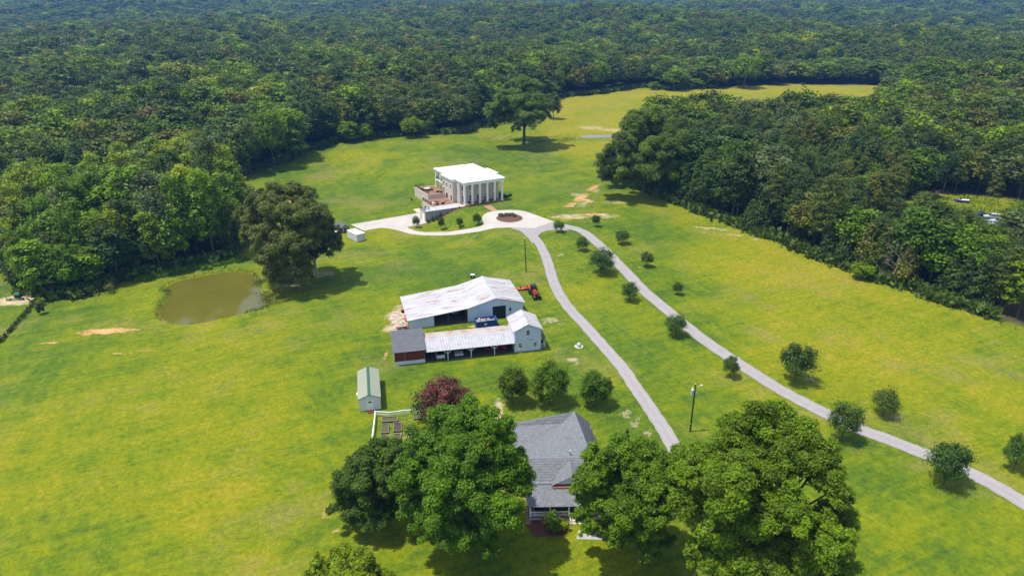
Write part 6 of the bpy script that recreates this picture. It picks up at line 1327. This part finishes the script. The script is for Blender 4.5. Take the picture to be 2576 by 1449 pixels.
# green implement with boxes
a,b=G(*Zc(760,700,0,840,17.17)); t=empty('planter_implement',on(a,b),.1,'green farm implement with a boxy maroon bin standing on bare sand at the left border','implement')
m=MB(); m.box(-2.2,1.6,-.25,.0,.25,.42); m.box(-1.6,1.4,.5,.65,.3,.45); m.tube((-2.2,-.1,.35),(-1.6,.6,.4),.07); m.tube((1.5,-.1,.35),(1.3,.6,.4),.07); m.build('frame',IMPG,t)
m=MB(); m.box(-.4,1.0,.7,1.6,.3,1.35); m.build('bin',IMPR,t); m=MB(); m.add([(-.5,.6,1.35),(1.1,.6,1.35),(1.1,1.7,1.35),(-.5,1.7,1.35),(-.3,.9,1.8),(.9,.9,1.8),(.9,1.5,1.8),(-.3,1.5,1.8)],[(0,3,2,1),(4,5,6,7),(0,1,5,4),(1,2,6,5),(2,3,7,6),(3,0,4,7)]); m.build('bin_lid',IMPG,t)
m=MB(); m.tube((-1.9,0,.4),(-2.1,.1,1.3),.08); m.box(-2.2,-1.95,-.05,.2,1.2,1.4); m.build('mast',IMPG,t); m=MB(); m.lathe([(.3,.0),(.34,.7),(.2,.75)],(2.0,.1,0),10); m.build('hopper',IMPB,t)
for x in (-1.3,1.0): m=MB(); m.tube((x-.1,.3,.3),(x+.1,.3,.3),.3,None,12); m.build('wheel',RUBBER,t)
# fallen log, well head, utility cabinet
a=G(*Zp(1265,1008)); b=G(*Zp(1462,962)); z0=on(*a); t=empty('fallen_log',z0,0,'pale bare fallen tree trunk lying in the tall grass behind the pond','log'); m=MB(); v=on(*b)-z0; m.tube((0,0,.25),v*.5+Vector((0,.3,.3)),.24,.3,9); m.tube(v*.5+Vector((0,.3,.3)),v+Vector((0,0,.35)),.3,.36,9); m.build('trunk',PBARK,t); m=MB(); m.tube((0,0,.25),(-1.5,-.6,.5),.12,.04,6); m.tube(v*.7,v*.7+Vector((.2,-.3,1.5)),.08,.03,6); m.build('branch',DEADW,t)
x,y=G(*Zc(1955,1040,1480,900,9.058)); t=empty('well_house',on(x,y),.2,'small light grey fake-rock well cover on a round pad beside the near road','well cover'); m=MB(); m.lathe([(.62,0),(.55,.35),(.42,.75),(.22,.92),(.02,.96)],n=9); m.build('cover',GALV,t); m=MB(); m.lathe([(1.0,-.05),(1.0,.06),(.6,.08)],n=16); m.build('pad',CONC,t); m=MB(); m.box(-.15,.1,-.62,-.5,.1,.3); m.build('opening',IRON,t)
x,y=G(*Z2(1213,230)); t=empty('utility_cabinet',on(x,y),0,'small dark cabinet with pale slanted lid on the lawn behind the barn','cabinet'); m=MB(); m.box(-.55,.55,-.4,.4,0,.75); m.build('case',M('dark green cabinet',(.02,.03,.03),None,1),t); m=MB(); m.slab([(-.55,-.1,.8),(.55,-.1,.8),(.55,.45,1.05),(-.55,.45,1.05)],.06); m.build('lid',GALV,t); m=MB(); m.box(-.15,.15,-.42,-.402,.35,.5); m.build('plate',WHITE,t)
# decoys on the pond: stump stakes
for i,(a,b,l) in enumerate(((1838,1165,'dark stick standing in the water near the right bank of the pond'),(1857,1222,'small dark snag poking from the pond beside the right bank'),(1812,1293,'dark floating branch at the lower right of the pond'))):
    x,y=G(*Zp(a,b)); t=empty('pond_snag',(x,y,PZ),i,l,'stick'); m=MB(); m.tube((0,0,-.3),(.05,0,.35),.06,.04,6); m.tube((-.4,0,.05),(.45,.1,.12),.05,.03,6); m.build('branch',POLEM,t)
# houses far off in the woods
def far_house(px,py,rz,label,w=12,d=8,h=5):
    x,y=G(px,py); t=empty('far_house',on(x,y),rz,label,'house'); m=MB(); m.box(-w/2,w/2,-d/2,d/2,0,h); m.xprof([(-d/2,h),(d/2,h),(0,h+2.4)],-w/2,w/2); m.build('wall',WHITE,t); m=MB(); m.slab([(-w/2-.5,-d/2-.5,h-.1),(w/2+.5,-d/2-.5,h-.1),(w/2+.5,0,h+2.6),(-w/2-.5,0,h+2.6)],.15); m.slab([(-w/2-.5,0,h+2.6),(w/2+.5,0,h+2.6),(w/2+.5,d/2+.5,h-.1),(-w/2-.5,d/2+.5,h-.1)],.15); m.build('roof',SHGD,t)
    for k in (-w*.3,0,w*.3): window(t,(k,-d/2,h*.35),(1,0,0),(0,-1,0),1.2,1.6)
far_house(695,66,.3,'tan and white house glimpsed in a gap of the distant forest, upper left')
far_house(1180,10,-.2,'pale house far away at the top edge of the photo',18,10,7); far_house(1192,13,.6,'second pale roof beside the far house at the top edge',14,8,7)
# ------------------------------------------------------------ haze
m=MB(); m.box(-4600,4600,-300,4900,-60,78); hz=m.build('haze',D.materials.new('haze')); tag(hz,'pale bluish summer haze over the distant woods','haze',None,'stuff')
hm=hz.data.materials[0]; hm.use_nodes=True; ht=hm.node_tree; ht.nodes.clear(); o_=ht.nodes.new('ShaderNodeOutputMaterial'); pv=ht.nodes.new('ShaderNodeVolumePrincipled')
pv.inputs['Color'].default_value=(.16,.44,1,1); pv.inputs['Density'].default_value=0.00014; pv.inputs['Anisotropy'].default_value=.2; ht.links.new(pv.outputs[0],o_.inputs['Volume'])
print('objects',len(D.objects),'mesh polys',sum(len(m_.polygons) for m_ in D.meshes))
